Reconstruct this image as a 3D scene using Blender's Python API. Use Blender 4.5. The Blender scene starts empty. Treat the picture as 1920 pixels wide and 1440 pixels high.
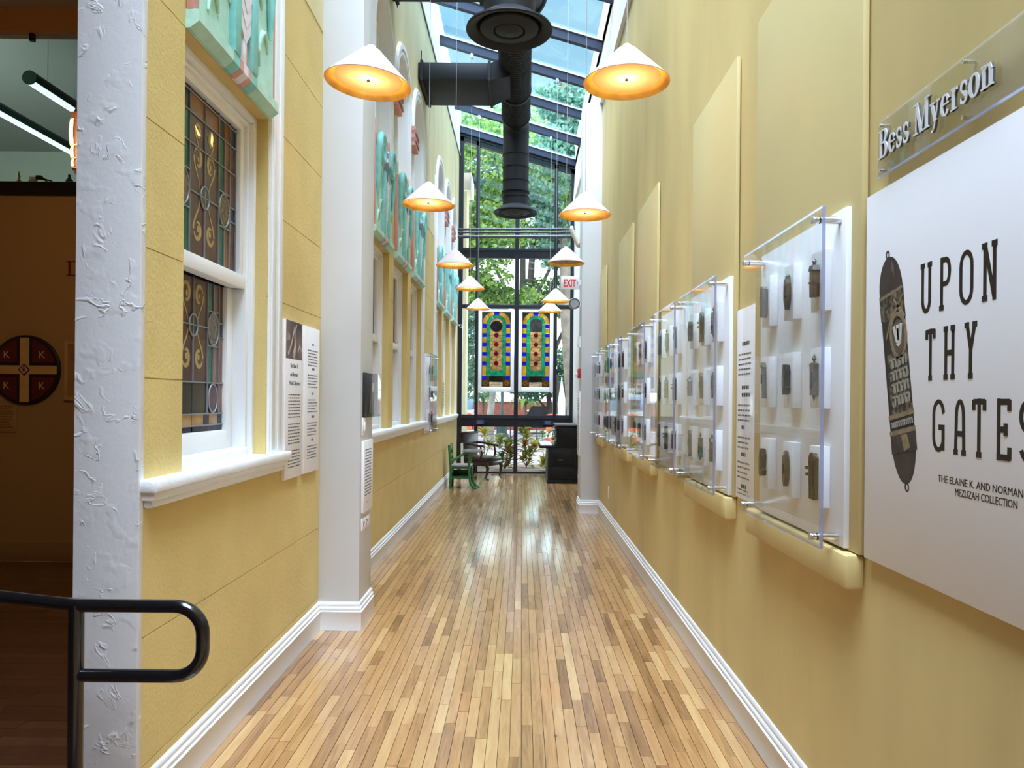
import bpy, bmesh, math, random
from mathutils import Vector, Matrix, Euler
random.seed(7)
sc = bpy.context.scene
col = sc.collection
PI = math.pi

# ------------------------------------------------------------------ camera
cam_d = bpy.data.cameras.new('camera')
cam = bpy.data.objects.new('camera', cam_d)
col.objects.link(cam)
cam_d.sensor_width = 36.0
cam_d.lens = 1400 / 1920 * 36.0
cam_d.shift_x = (960 - 978) / 1920
cam_d.shift_y = (750 - 720) / 1920
cam_d.clip_start = 0.05
cam_d.clip_end = 300
cam.matrix_world = Matrix.Translation((0, 0, 1.55)) @ Matrix.Rotation(PI / 2, 4, 'X') @ Matrix.Rotation(0.009, 4, 'Z')
sc.camera = cam

# ------------------------------------------------------------------ view, world
vs = sc.view_settings
vs.view_transform = 'Standard'
vs.look = 'None'
vs.gamma = 1.0
vs.use_curve_mapping = False
SKY = 0.27
LAMP_W = 0.7
LAMP_COL = (1.0, .80, .54)
vs.exposure = 2.2

w = bpy.data.worlds.new('world')
sc.world = w
w.use_nodes = True
nt = w.node_tree
nt.nodes.clear()
out = nt.nodes.new('ShaderNodeOutputWorld')
bg = nt.nodes.new('ShaderNodeBackground')
tc = nt.nodes.new('ShaderNodeTexCoord')
mp = nt.nodes.new('ShaderNodeMapping')
mp.inputs['Scale'].default_value = (1.2, 1.2, 2.4)
nz = nt.nodes.new('ShaderNodeTexNoise')
nz.inputs['Scale'].default_value = 2.2
nz.inputs['Detail'].default_value = 6
cr = nt.nodes.new('ShaderNodeValToRGB')
cr.color_ramp.elements[0].position = 0.36
cr.color_ramp.elements[0].color = (0.34, 0.62, 0.92, 1)
cr.color_ramp.elements[1].position = 0.62
cr.color_ramp.elements[1].color = (0.88, 0.95, 1.0, 1)
nt.links.new(tc.outputs['Generated'], mp.inputs['Vector'])
nt.links.new(mp.outputs['Vector'], nz.inputs['Vector'])
nt.links.new(nz.outputs['Fac'], cr.inputs['Fac'])
mxw = nt.nodes.new('ShaderNodeMix')
mxw.data_type = 'RGBA'
mxw.inputs['B'].default_value = (0.93, 0.97, 1.0, 1)
nt.links.new(cr.outputs['Color'], mxw.inputs['A'])
nt.links.new(mxw.outputs['Result'], bg.inputs['Color'])
# hazier and brighter towards the horizon all the way round
sx = nt.nodes.new('ShaderNodeSeparateXYZ')
mr = nt.nodes.new('ShaderNodeMapRange')
mr.interpolation_type = 'SMOOTHSTEP'
mr.inputs['From Min'].default_value = 0.0
mr.inputs['From Max'].default_value = 0.42
mr.inputs['To Min'].default_value = SKY * 16
mr.inputs['To Max'].default_value = SKY
nt.links.new(tc.outputs['Generated'], sx.inputs['Vector'])
nt.links.new(sx.outputs['Z'], mr.inputs['Value'])
nt.links.new(mr.outputs['Result'], bg.inputs['Strength'])
mf = nt.nodes.new('ShaderNodeMapRange')
mf.inputs['From Min'].default_value = 0.0
mf.inputs['From Max'].default_value = 0.42
mf.inputs['To Min'].default_value = 1.0
mf.inputs['To Max'].default_value = 0.0
nt.links.new(sx.outputs['Z'], mf.inputs['Value'])
nt.links.new(mf.outputs['Result'], mxw.inputs['Factor'])
nt.links.new(bg.outputs['Background'], out.inputs['Surface'])

# hazy sun, high, from behind the left roof
sun_d = bpy.data.lights.new('sun', 'SUN')
sun_d.energy = 7.2
sun_d.angle = math.radians(60)
sun_d.color = (1.0, .79, .92)
sun = bpy.data.objects.new('sun', sun_d)
col.objects.link(sun)
sun.location = (-4, -6, 20)
sun.rotation_euler = Vector((.10, .28, -.95)).to_track_quat('-Z', 'Y').to_euler()

# ------------------------------------------------------------------ materials
MATS = {}

def nodes_of(m):
    return m.node_tree.nodes, m.node_tree.links

def M(name, color=(.8, .8, .8), rough=.5, metal=0.0, noise=0.0, nscale=8.0, bump=0.0, bscale=60.0, bdist=.003,
      coat=0.0, spec=.5, emit=None, estr=0.0, trans=0.0, stretch=None):
    """procedural principled material; noise = value variation, bump = fine relief"""
    if name in MATS:
        return MATS[name]
    m = bpy.data.materials.new(name)
    m.use_nodes = True
    N, L = nodes_of(m)
    b = N['Principled BSDF']
    b.inputs['Base Color'].default_value = (*color, 1)
    b.inputs['Roughness'].default_value = rough
    b.inputs['Metallic'].default_value = metal
    b.inputs['Specular IOR Level'].default_value = spec
    b.inputs['Coat Weight'].default_value = coat
    b.inputs['Coat Roughness'].default_value = .08
    if emit:
        b.inputs['Emission Color'].default_value = (*emit, 1)
        b.inputs['Emission Strength'].default_value = estr
    t = N.new('ShaderNodeTexCoord')
    src = t.outputs['Object']
    if stretch:
        mpn = N.new('ShaderNodeMapping')
        mpn.inputs['Scale'].default_value = stretch
        L.new(src, mpn.inputs['Vector'])
        src = mpn.outputs['Vector']
    if noise > 0:
        n = N.new('ShaderNodeTexNoise')
        n.inputs['Scale'].default_value = nscale
        n.inputs['Detail'].default_value = 5
        r = N.new('ShaderNodeValToRGB')
        r.color_ramp.elements[0].position = .3
        r.color_ramp.elements[1].position = .7
        r.color_ramp.elements[0].color = (*[max(0, c * (1 - noise)) for c in color], 1)
        r.color_ramp.elements[1].color = (*[min(1, c * (1 + noise)) for c in color], 1)
        L.new(src, n.inputs['Vector'])
        L.new(n.outputs['Fac'], r.inputs['Fac'])
        L.new(r.outputs['Color'], b.inputs['Base Color'])
    if bump > 0:
        n = N.new('ShaderNodeTexNoise')
        n.inputs['Scale'].default_value = bscale
        n.inputs['Detail'].default_value = 4
        bp = N.new('ShaderNodeBump')
        bp.inputs['Strength'].default_value = bump
        bp.inputs['Distance'].default_value = bdist
        L.new(src, n.inputs['Vector'])
        L.new(n.outputs['Fac'], bp.inputs['Height'])
        L.new(bp.outputs['Normal'], b.inputs['Normal'])
    MATS[name] = m
    return m

def glass_mat(name, tint, ior=1.45, rough=0.0, gl=1.0, body=0.0, bodycol=(1, 1, 1)):
    """thin sheet: tinted transparency mixed with a Fresnel mirror reflection"""
    m = bpy.data.materials.new(name)
    m.use_nodes = True
    N, L = nodes_of(m)
    N.clear()
    o = N.new('ShaderNodeOutputMaterial')
    tr = N.new('ShaderNodeBsdfTransparent')
    tr.inputs['Color'].default_value = (*tint, 1)
    g = N.new('ShaderNodeBsdfGlossy')
    g.inputs['Roughness'].default_value = rough
    f = N.new('ShaderNodeFresnel')
    gm = N.new('ShaderNodeNewGeometry')          # same reflectance on both faces of the sheet
    im = N.new('ShaderNodeMapRange')
    im.inputs['To Min'].default_value = ior
    im.inputs['To Max'].default_value = 1 / ior
    L.new(gm.outputs['Backfacing'], im.inputs['Value'])
    L.new(im.outputs['Result'], f.inputs['IOR'])
    mx = N.new('ShaderNodeMixShader')
    base = tr.outputs[0]
    if body > 0:
        d = N.new('ShaderNodeBsdfTranslucent')
        d.inputs['Color'].default_value = (*bodycol, 1)
        m2 = N.new('ShaderNodeMixShader')
        m2.inputs[0].default_value = body
        L.new(tr.outputs[0], m2.inputs[1])
        L.new(d.outputs[0], m2.inputs[2])
        base = m2.outputs[0]
    ml = N.new('ShaderNodeMath')
    ml.operation = 'MULTIPLY'
    ml.inputs[1].default_value = gl
    L.new(f.outputs[0], ml.inputs[0])
    L.new(ml.outputs[0], mx.inputs[0])
    L.new(base, mx.inputs[1])
    L.new(g.outputs[0], mx.inputs[2])
    L.new(mx.outputs[0], o.inputs['Surface'])
    MATS[name] = m
    return m

def cathedral_glass(name, color, tl=.6, tr=.25, gl=.12):
    """opalescent stained glass: translucent + tinted clear + a little gloss"""
    if name in MATS:
        return MATS[name]
    m = bpy.data.materials.new(name)
    m.use_nodes = True
    N, L = nodes_of(m)
    N.clear()
    o = N.new('ShaderNodeOutputMaterial')
    t = N.new('ShaderNodeTexCoord')
    n = N.new('ShaderNodeTexNoise')
    n.inputs['Scale'].default_value = 14
    n.inputs['Detail'].default_value = 3
    r = N.new('ShaderNodeValToRGB')
    r.color_ramp.elements[0].position = .3
    r.color_ramp.elements[1].position = .7
    r.color_ramp.elements[0].color = (*[c * .7 for c in color], 1)
    r.color_ramp.elements[1].color = (*[min(1, c * 1.25) for c in color], 1)
    L.new(t.outputs['Object'], n.inputs['Vector'])
    L.new(n.outputs['Fac'], r.inputs['Fac'])
    a = N.new('ShaderNodeBsdfTranslucent')
    b = N.new('ShaderNodeBsdfTransparent')
    d = N.new('ShaderNodeBsdfDiffuse')
    for s in (a, b, d):
        L.new(r.outputs['Color'], s.inputs['Color'])
    m1 = N.new('ShaderNodeMixShader')
    m1.inputs[0].default_value = tr / max(1e-6, (tl + tr))
    L.new(a.outputs[0], m1.inputs[1])
    L.new(b.outputs[0], m1.inputs[2])
    m2 = N.new('ShaderNodeMixShader')
    m2.inputs[0].default_value = 1 - min(1, tl + tr)
    L.new(m1.outputs[0], m2.inputs[1])
    L.new(d.outputs[0], m2.inputs[2])
    g = N.new('ShaderNodeBsdfGlossy')
    g.inputs['Roughness'].default_value = .12
    fr = N.new('ShaderNodeFresnel')
    fr.inputs['IOR'].default_value = 1.45
    m3 = N.new('ShaderNodeMixShader')
    L.new(fr.outputs[0], m3.inputs[0])
    L.new(m2.outputs[0], m3.inputs[1])
    L.new(g.outputs[0], m3.inputs[2])
    L.new(m3.outputs[0], o.inputs['Surface'])
    MATS[name] = m
    return m

YEL = (.64, .475, .172)
stucco = M('yellow_stucco', YEL, .75, noise=.06, nscale=3, bump=.55, bscale=70, bdist=.004)
stucco_up = M('yellow_stucco_skylit', (.66, .55, .29), .6, noise=.12, nscale=2.2, bump=.2, bscale=40, bdist=.003, stretch=(1, .9, .35))  # same stucco, paler: bluish skylight on the upper wall put into the colour
smooth_yel = M('yellow_paint', (.60, .465, .20), .5, noise=.03, nscale=2, bump=.1, bscale=120, bdist=.002)
white = M('white_paint', (.80, .79, .77), .45, noise=.02, nscale=4, bump=.08, bscale=50, bdist=.002)
white_rough = M('white_brushed_paint', (.80, .80, .79), .55, noise=.03, nscale=9, bump=.5, bscale=60, bdist=.004)
col_white = M('column_paint', (.62, .61, .59), .5, noise=.02, nscale=3)
black_alu = M('black_aluminium', (.008, .009, .014), .35)
rafter_m = M('dark_rafter', (.020, .026, .048), .45, spec=.3)
duct_m = M('duct_paint', (.009, .009, .010), .55, noise=.15, nscale=5, spec=.25)
steel = M('brushed_steel', (.72, .72, .72), .25, metal=1)
paper = M('printed_board', (.80, .765, .75), .6)
ink = M('brown_ink', (.045, .034, .021), .8, spec=.08)
ink_grey = M('grey_ink', (.13, .12, .12), .8, spec=.1)
tint_pane = glass_mat('tinted_glazing', (.54, .60, .59), 1.45)  # tint added to hold down the brightness outdoors
roof_pane = glass_mat('roof_glazing', (.70, .88, .93), 1.4, gl=.7)
acrylic = glass_mat('clear_acrylic', (.98, .985, .985), 1.42, gl=.7)
acrylic_edge = glass_mat('acrylic_cut_edge', (.72, .76, .92), 1.5, body=.5, bodycol=(.75, .8, 1))

# plaster with trowel ridges
def trowel():
    m = M('trowelled_plaster', (.73, .72, .72), .5)
    N, L = nodes_of(m)
    b = N['Principled BSDF']
    t = N.new('ShaderNodeTexCoord')
    n1 = N.new('ShaderNodeTexNoise'); n1.inputs['Scale'].default_value = 5; n1.inputs['Detail'].default_value = 4; n1.inputs['Distortion'].default_value = 1.0
    r = N.new('ShaderNodeValToRGB')
    e = r.color_ramp.elements
    e[0].position = .47; e[0].color = (0, 0, 0, 1)
    e[1].position = .5; e[1].color = (1, 1, 1, 1)
    e2 = e.new(.515); e2.color = (.3, .3, .3, 1)
    n3 = N.new('ShaderNodeTexNoise'); n3.inputs['Scale'].default_value = 11; n3.inputs['Detail'].default_value = 2
    r3 = N.new('ShaderNodeValToRGB'); r3.color_ramp.elements[0].position = .5; r3.color_ramp.elements[1].position = .62
    mk = N.new('ShaderNodeMath'); mk.operation = 'MULTIPLY'
    n2 = N.new('ShaderNodeTexNoise'); n2.inputs['Scale'].default_value = 26; n2.inputs['Detail'].default_value = 5
    mx = N.new('ShaderNodeMath'); mx.operation = 'MULTIPLY_ADD'; mx.inputs[1].default_value = .35
    bp = N.new('ShaderNodeBump'); bp.inputs['Strength'].default_value = .55; bp.inputs['Distance'].default_value = .006
    for n in (n1, n2, n3):
        L.new(t.outputs['Object'], n.inputs['Vector'])
    L.new(n1.outputs['Fac'], r.inputs['Fac']); L.new(n3.outputs['Fac'], r3.inputs['Fac'])
    L.new(r.outputs['Color'], mk.inputs[0]); L.new(r3.outputs['Color'], mk.inputs[1])
    L.new(n2.outputs['Fac'], mx.inputs[0])
    L.new(mk.outputs[0], mx.inputs[2])
    L.new(mx.outputs[0], bp.inputs['Height'])
    L.new(bp.outputs['Normal'], b.inputs['Normal'])
    return m
plaster = trowel()

def wood_floor(name, dark, mid, light, rough):
    m = bpy.data.materials.new(name)
    m.use_nodes = True
    N, L = nodes_of(m)
    b = N['Principled BSDF']
    at = N.new('ShaderNodeAttribute'); at.attribute_name = 'tone'
    sp = N.new('ShaderNodeSeparateColor')
    L.new(at.outputs['Color'], sp.inputs['Color'])
    g = N.new('ShaderNodeNewGeometry')
    mp_ = N.new('ShaderNodeMapping'); mp_.inputs['Scale'].default_value = (26, 2.2, 1)
    off = N.new('ShaderNodeCombineXYZ')
    mu = N.new('ShaderNodeMath'); mu.operation = 'MULTIPLY'; mu.inputs[1].default_value = 40
    L.new(sp.outputs['Green'], mu.inputs[0])
    L.new(mu.outputs[0], off.inputs['Y']); L.new(mu.outputs[0], off.inputs['Z'])
    L.new(g.outputs['Position'], mp_.inputs['Vector'])
    va = N.new('ShaderNodeVectorMath'); va.operation = 'ADD'
    L.new(mp_.outputs['Vector'], va.inputs[0]); L.new(off.outputs[0], va.inputs[1])
    n = N.new('ShaderNodeTexNoise'); n.inputs['Scale'].default_value = 1.6; n.inputs['Detail'].default_value = 5; n.inputs['Distortion'].default_value = .8
    L.new(va.outputs[0], n.inputs['Vector'])
    r = N.new('ShaderNodeValToRGB')
    e = r.color_ramp.elements
    e[0].position = 0; e[0].color = (*dark, 1)
    e[1].position = 1; e[1].color = (*light, 1)
    em = e.new(.42); em.color = (*mid, 1)
    # tone = board tone + grain
    ad = N.new('ShaderNodeMath'); ad.operation = 'MULTIPLY_ADD'
    sub = N.new('ShaderNodeMath'); sub.operation = 'SUBTRACT'; sub.inputs[1].default_value = .5
    L.new(n.outputs['Fac'], sub.inputs[0])
    L.new(sub.outputs[0], ad.inputs[0]); ad.inputs[1].default_value = 1.0
    L.new(sp.outputs['Red'], ad.inputs[2])
    L.new(ad.outputs[0], r.inputs['Fac'])
    # small dark knots
    v = N.new('ShaderNodeTexVoronoi'); v.inputs['Scale'].default_value = 1.0
    mp2 = N.new('ShaderNodeMapping'); mp2.inputs['Scale'].default_value = (6.5, 3.2, 1)
    L.new(g.outputs['Position'], mp2.inputs['Vector']); L.new(mp2.outputs['Vector'], v.inputs['Vector'])
    kr = N.new('ShaderNodeValToRGB')
    kr.color_ramp.elements[0].position = .03; kr.color_ramp.elements[0].color = (.35, .27, .2, 1)
    kr.color_ramp.elements[1].position = .075; kr.color_ramp.elements[1].color = (1, 1, 1, 1)
    L.new(v.outputs['Distance'], kr.inputs['Fac'])
    mk = N.new('ShaderNodeMix'); mk.data_type = 'RGBA'; mk.blend_type = 'MULTIPLY'; mk.inputs['Factor'].default_value = 1
    L.new(r.outputs['Color'], mk.inputs['A']); L.new(kr.outputs['Color'], mk.inputs['B'])
    L.new(mk.outputs['Result'], b.inputs['Base Color'])
    b.inputs['Roughness'].default_value = rough
    b.inputs['Coat Weight'].default_value = 1.0
    b.inputs['Coat Roughness'].default_value = .12
    MATS[name] = m
    return m
oak = wood_floor('varnished_strip_oak', (.145, .064, .021), (.375, .188, .068), (.57, .355, .15), .3)
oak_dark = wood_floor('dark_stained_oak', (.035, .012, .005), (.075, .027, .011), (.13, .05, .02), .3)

# ------------------------------------------------------------------ mesh builder
class MB:
    def __init__(s):
        s.v = []; s.f = []; s.mi = []; s.sm = []; s.cols = None
    def add(s, vs, fs, mi=0, smooth=False):
        o = len(s.v)
        s.v += [tuple(p) for p in vs]
        for f in fs:
            s.f.append(tuple(i + o for i in f)); s.mi.append(mi); s.sm.append(smooth)
        return s
    def box(s, x0, x1, y0, y1, z0, z1, mi=0, bev=0):
        if x0 > x1: x0, x1 = x1, x0
        if y0 > y1: y0, y1 = y1, y0
        if z0 > z1: z0, z1 = z1, z0
        if bev > 0:
            bm = bmesh.new()
            bmesh.ops.create_cube(bm, size=1)
            for v in bm.verts:
                v.co = Vector(((x0 + x1) / 2 + v.co.x * (x1 - x0), (y0 + y1) / 2 + v.co.y * (y1 - y0), (z0 + z1) / 2 + v.co.z * (z1 - z0)))
            bmesh.ops.bevel(bm, geom=bm.edges[:], offset=bev, segments=2, affect='EDGES', profile=.5)
            bm.verts.index_update()
            s.add([v.co[:] for v in bm.verts], [[v.index for v in f.verts] for f in bm.faces], mi, True)
            bm.free()
            return s
        v = [(x0, y0, z0), (x1, y0, z0), (x1, y1, z0), (x0, y1, z0), (x0, y0, z1), (x1, y0, z1), (x1, y1, z1), (x0, y1, z1)]
        return s.add(v, [(0, 3, 2, 1), (4, 5, 6, 7), (0, 1, 5, 4), (1, 2, 6, 5), (2, 3, 7, 6), (3, 0, 4, 7)], mi)
    def tube(s, pts, r, n=10, mi=0, cap=True, up=None, closed=False):
        pts = [Vector(p) for p in pts]
        rs = r if isinstance(r, (list, tuple)) else [r] * len(pts)
        m = len(pts)
        prev = None
        V = []
        for i, p in enumerate(pts):
            if closed:
                d = pts[(i + 1) % m] - pts[i - 1]
            else:
                d = (pts[min(i + 1, m - 1)] - pts[max(i - 1, 0)])
            d.normalize()
            if prev is None:
                a = Vector((0, 0, 1)) if abs(d.z) < .9 else Vector((1, 0, 0))
                u = d.cross(a).normalized()
            else:
                u = (prev - d * prev.dot(d)).normalized()
            prev = u
            w_ = d.cross(u)
            for k in range(n):
                t = 2 * PI * k / n
                V.append(p + (u * math.cos(t) + w_ * math.sin(t)) * rs[i])
        F = []
        for i in range(m if closed else m - 1):
            j = (i + 1) % m
            for k in range(n):
                k2 = (k + 1) % n
                F.append((i * n + k, i * n + k2, j * n + k2, j * n + k))
        s.add(V, F, mi, True)
        if cap and not closed:
            s.add([V[k] for k in range(n)], [tuple(range(n))[::-1]], mi)
            s.add([V[(m - 1) * n + k] for k in range(n)], [tuple(range(n))], mi)
        return s
    def lathe(s, prof, c=(0, 0, 0), n=32, mi=0, smooth=True, axis='Z'):
        V = []; F = []
        for r, z in prof:
            for k in range(n):
                t = 2 * PI * k / n
                if axis == 'Z':
                    V.append((c[0] + r * math.cos(t), c[1] + r * math.sin(t), c[2] + z))
                elif axis == 'Y':
                    V.append((c[0] + r * math.cos(t), c[1] + z, c[2] + r * math.sin(t)))
                else:
                    V.append((c[0] + z, c[1] + r * math.cos(t), c[2] + r * math.sin(t)))
        for i in range(len(prof) - 1):
            for k in range(n):
                k2 = (k + 1) % n
                F.append((i * n + k, i * n + k2, (i + 1) * n + k2, (i + 1) * n + k))
        return s.add(V, F, mi, smooth)
    def prism(s, poly, d0, d1, plane='YZ', mi=0, smooth=False):
        """extrude a 2-D polygon; plane names its two axes, d0..d1 the third"""
        def P(a, b, d):
            return {'YZ': (d, a, b), 'XZ': (a, d, b), 'XY': (a, b, d)}[plane]
        n = len(poly)
        V = [P(a, b, d0) for a, b in poly] + [P(a, b, d1) for a, b in poly]
        s.add(V, [tuple(range(n)), tuple(range(n, 2 * n))[::-1]], mi)
        s.add(V, [(i, i + n, (i + 1) % n + n, (i + 1) % n) for i in range(n)], mi, smooth)
        return s
    def ribbon(s, pts, ws, d0, d1, plane='YZ', mi=0):
        """flat strip of varying width along a 2-D path"""
        pts = [Vector(p) for p in pts]
        if not isinstance(ws, (list, tuple)):
            ws = [ws] * len(pts)
        L_, R_ = [], []
        for i, p in enumerate(pts):
            d = pts[min(i + 1, len(pts) - 1)] - pts[max(i - 1, 0)]
            if d.length < 1e-9: d = Vector((1, 0))
            d.normalize()
            nrm = Vector((-d.y, d.x)) * ws[i] / 2
            L_.append(p + nrm); R_.append(p - nrm)
        for i in range(len(pts) - 1):
            s.prism([L_[i], L_[i + 1], R_[i + 1], R_[i]], d0, d1, plane, mi)
        return s
    def build(s, name, mats, parent=None, loc=None, kind=None, label=None, sharp=True, fix=True):
        me = bpy.data.meshes.new(name)
        me.from_pydata(s.v, [], s.f)
        if not isinstance(mats, (list, tuple)):
            mats = [mats]
        for m in mats:
            me.materials.append(m)
        me.polygons.foreach_set('material_index', s.mi)
        me.polygons.foreach_set('use_smooth', s.sm)
        if fix and len(s.f) < 60000:
            bm = bmesh.new(); bm.from_mesh(me)
            bmesh.ops.recalc_face_normals(bm, faces=bm.faces)
            bm.to_mesh(me); bm.free()
        if any(s.sm) and sharp:
            me.set_sharp_from_angle(angle=math.radians(40))
        me.update()
        o = bpy.data.objects.new(name, me)
        col.objects.link(o)
        if parent: o.parent = parent
        if loc: o.location = loc
        if kind: o['kind'] = kind
        if label: o['label'] = label
        return o

def tag(o, label=None, cat=None, group=None, kind=None):
    if label: o['label'] = label
    if cat: o['category'] = cat
    if group: o['group'] = group
    if kind: o['kind'] = kind
    return o

def thing(name, label, cat, loc=(0, 0, 0), group=None, rot=(0, 0, 0)):
    o = bpy.data.objects.new(name, None)
    o.empty_display_size = .1
    col.objects.link(o)
    o.location = loc
    o.rotation_euler = rot
    return tag(o, label, cat, group)

def struct(name, loc=(0, 0, 0)):
    o = bpy.data.objects.new(name, None)
    o.empty_display_size = .1
    col.objects.link(o)
    o.location = loc
    o['kind'] = 'structure'
    return o

def share(name, me, parent, loc=(0, 0, 0), rot=(0, 0, 0), scale=None):
    o = bpy.data.objects.new(name, me)
    col.objects.link(o)
    o.parent = parent
    o.location = loc
    o.rotation_euler = rot
    if scale: o.scale = scale
    return o

def copy_tree(o, parent=None):
    c = o.copy()
    col.objects.link(c)
    if parent: c.parent = parent
    for ch in list(o.children):
        copy_tree(ch, c)
    return c

def text_mesh(txt, height, width=None, depth=.001, bold=0.0, align='LEFT'):
    """letters of the built-in face as mesh in the XY plane, cap height and width fitted"""
    cu = bpy.data.curves.new('lettering', 'FONT')
    cu.body = txt
    cu.size = 1
    cu.extrude = .5
    cu.offset = bold
    cu.resolution_u = 3
    cu.align_x = align
    o = bpy.data.objects.new('lettering', cu)
    col.objects.link(o)
    dg = bpy.context.evaluated_depsgraph_get()
    me = bpy.data.meshes.new_from_object(o.evaluated_get(dg))
    bpy.data.objects.remove(o)
    bpy.data.curves.remove(cu)
    xs = [v.co.x for v in me.vertices]; ys = [v.co.y for v in me.vertices]
    if not xs: return me
    h = max(ys) - min(min(ys), 0)
    k = height / .73
    kx = k if not width else width / (max(xs) - min(xs))
    x0 = min(xs) if align == 'LEFT' else 0
    for v in me.vertices:
        v.co = Vector(((v.co.x - x0) * kx, v.co.y * k, (v.co.z + .5) * depth))
    return me

ROT_L = Matrix(((0, 0, 1), (1, 0, 0), (0, 1, 0)))      # left wall, faces +X : text x -> +Y
ROT_R = Matrix(((0, 0, -1), (-1, 0, 0), (0, 1, 0)))    # right wall, faces -X : text x -> -Y
ROT_F = Matrix(((1, 0, 0), (0, 0, -1), (0, 1, 0)))     # faces the camera (-Y)

def put_text(txt, height, origin, rotm, mat, name, parent, width=None, depth=.001, bold=0.0, align='LEFT'):
    me = text_mesh(txt, height, width, depth, bold, align)
    me.name = name
    for v in me.vertices:
        v.co = rotm @ v.co + Vector(origin)
    me.materials.clear()
    me.materials.append(mat)
    o = bpy.data.objects.new(name, me)
    col.objects.link(o)
    if parent: o.parent = parent
    return o

def arc(cx, cy, rx, ry, a0, a1, n=12):
    return [(cx + rx * math.cos(math.radians(a0 + (a1 - a0) * i / n)), cy + ry * math.sin(math.radians(a0 + (a1 - a0) * i / n))) for i in range(n + 1)]
# ================================================================== SETTING
WL, WR = -1.35, 1.08          # corridor wall faces
YF = 15.70                    # plane of the glazed far wall
GROUPS = [[(2.97, 3.94)], [(6.60, 7.54), (7.81, 8.75), (9.02, 9.96)], [(11.57, 12.51), (12.80, 13.74), (14.03, 14.97)]]
WINS = [w_ for g_ in GROUPS for w_ in g_]

def roof_z(x):
    return 7.12 - .287 * (x + 1.33)

def minus(y0, y1, holes):
    r = []; a = y0
    for h0, h1 in sorted(holes):
        if h1 <= a or h0 >= y1: continue
        if h0 > a: r.append((a, h0))
        a = max(a, h1)
    if a < y1: r.append((a, y1))
    return r

# ---- floor: strip boards, each a piece
floor = struct('floor')
MB().box(-1.36, 1.09, -3, YF, -.12, -.02).build('subfloor', M('dark_joint', (.035, .02, .01), .9), floor)
rng = random.Random(11)
boards = []
x = -1.345; bw = .0522; i = 0
while x < 1.075:
    y = 1.9 + rng.uniform(-.6, .2)
    while y < YF - .06:
        ln = rng.choice([rng.uniform(.22, .5), rng.uniform(.35, .9), rng.uniform(.3, 1.25)])
        y2 = min(y + ln, YF - .06)
        boards.append((x, y, min(x + bw, 1.075), y2))
        y = y2
    x += bw; i += 1
def board_tone():
    t = rng.gauss(.47, .10)
    if rng.random() < .10: t = rng.uniform(.72, .9)
    if rng.random() < .09: t = rng.uniform(.1, .28)
    return (min(.95, max(.03, t)), rng.random(), rng.random(), 1)
def board_geo(b):
    x0, y0, x1, y1 = b
    g = .0012
    h = rng.uniform(-.0006, .0004)
    x0 += g; x1 -= g; y0 += g * .8; y1 -= g * .8
    return [(x0, y0, -.02), (x1, y0, -.02), (x1, y1, -.02), (x0, y1, -.02), (x0, y0, h), (x1, y0, h), (x1, y1, h), (x0, y1, h)]
BF = [(4, 5, 6, 7), (0, 1, 5, 4), (1, 2, 6, 5), (2, 3, 7, 6), (3, 0, 4, 7)]
def tone_mesh(name, geos, mat):
    V = []; F = []; T = []
    for vs_, t in geos:
        o = len(V); V += vs_
        for f in BF:
            F.append(tuple(i + o for i in f)); T += list(t) * 4
    me = bpy.data.meshes.new(name)
    me.from_pydata(V, [], F)
    a = me.color_attributes.new('tone', 'FLOAT_COLOR', 'CORNER')
    a.data.foreach_set('color', T)
    me.materials.append(mat)
    return me
boards.sort(key=lambda b: b[1] + .0 if b[3] > 2.95 else 99)
near = boards[:300]; rest = boards[300:]
for b in near:
    share('floor_board', tone_mesh('floor_board', [(board_geo(b), board_tone())], oak), floor)
o = share('floor_boards_beyond', tone_mesh('floor_boards_beyond', [(board_geo(b), board_tone()) for b in rest], oak), floor)
o['kind'] = 'stuff'

MB().box(-1.36, 1.09, -3, 1.25, -.02, -.001).build('floor_margin', M('plain_oak', (.42, .25, .11), .35), floor)  # unseen floor under the camera, added in light oak to bounce light
# lobby floor on the left, darker boards
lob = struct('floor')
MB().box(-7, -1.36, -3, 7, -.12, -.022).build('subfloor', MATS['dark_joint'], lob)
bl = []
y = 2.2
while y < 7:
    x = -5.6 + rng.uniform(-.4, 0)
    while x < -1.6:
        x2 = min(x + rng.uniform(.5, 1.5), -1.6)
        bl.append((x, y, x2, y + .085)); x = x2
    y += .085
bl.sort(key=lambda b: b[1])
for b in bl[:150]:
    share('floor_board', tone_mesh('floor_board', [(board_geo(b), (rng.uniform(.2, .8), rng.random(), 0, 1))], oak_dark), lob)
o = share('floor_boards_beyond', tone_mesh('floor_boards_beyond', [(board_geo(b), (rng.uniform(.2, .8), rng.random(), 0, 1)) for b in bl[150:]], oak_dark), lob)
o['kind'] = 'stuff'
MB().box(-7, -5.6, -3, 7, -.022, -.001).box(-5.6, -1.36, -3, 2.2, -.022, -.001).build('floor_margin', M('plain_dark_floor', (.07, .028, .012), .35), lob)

# ---- left wall
wl = struct('wall_left')
core = MB()
core.box(-1.565, -1.55, 2.67, YF, 0, 7.3)
core.build('wall_core', M('dark_interior', (.03, .025, .02), .8), wl)
XB = WL - .004
m = MB()
m.box(-1.55, XB, 2.67, YF, 0, 1.25)
for a, b in minus(2.67, YF, WINS):
    m.box(-1.55, XB, a, b, 1.25, 3.02)
m.box(-1.55, XB, 2.67, YF, 3.02, 4.0)
m.build('wall_body', stucco, wl)
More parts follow.
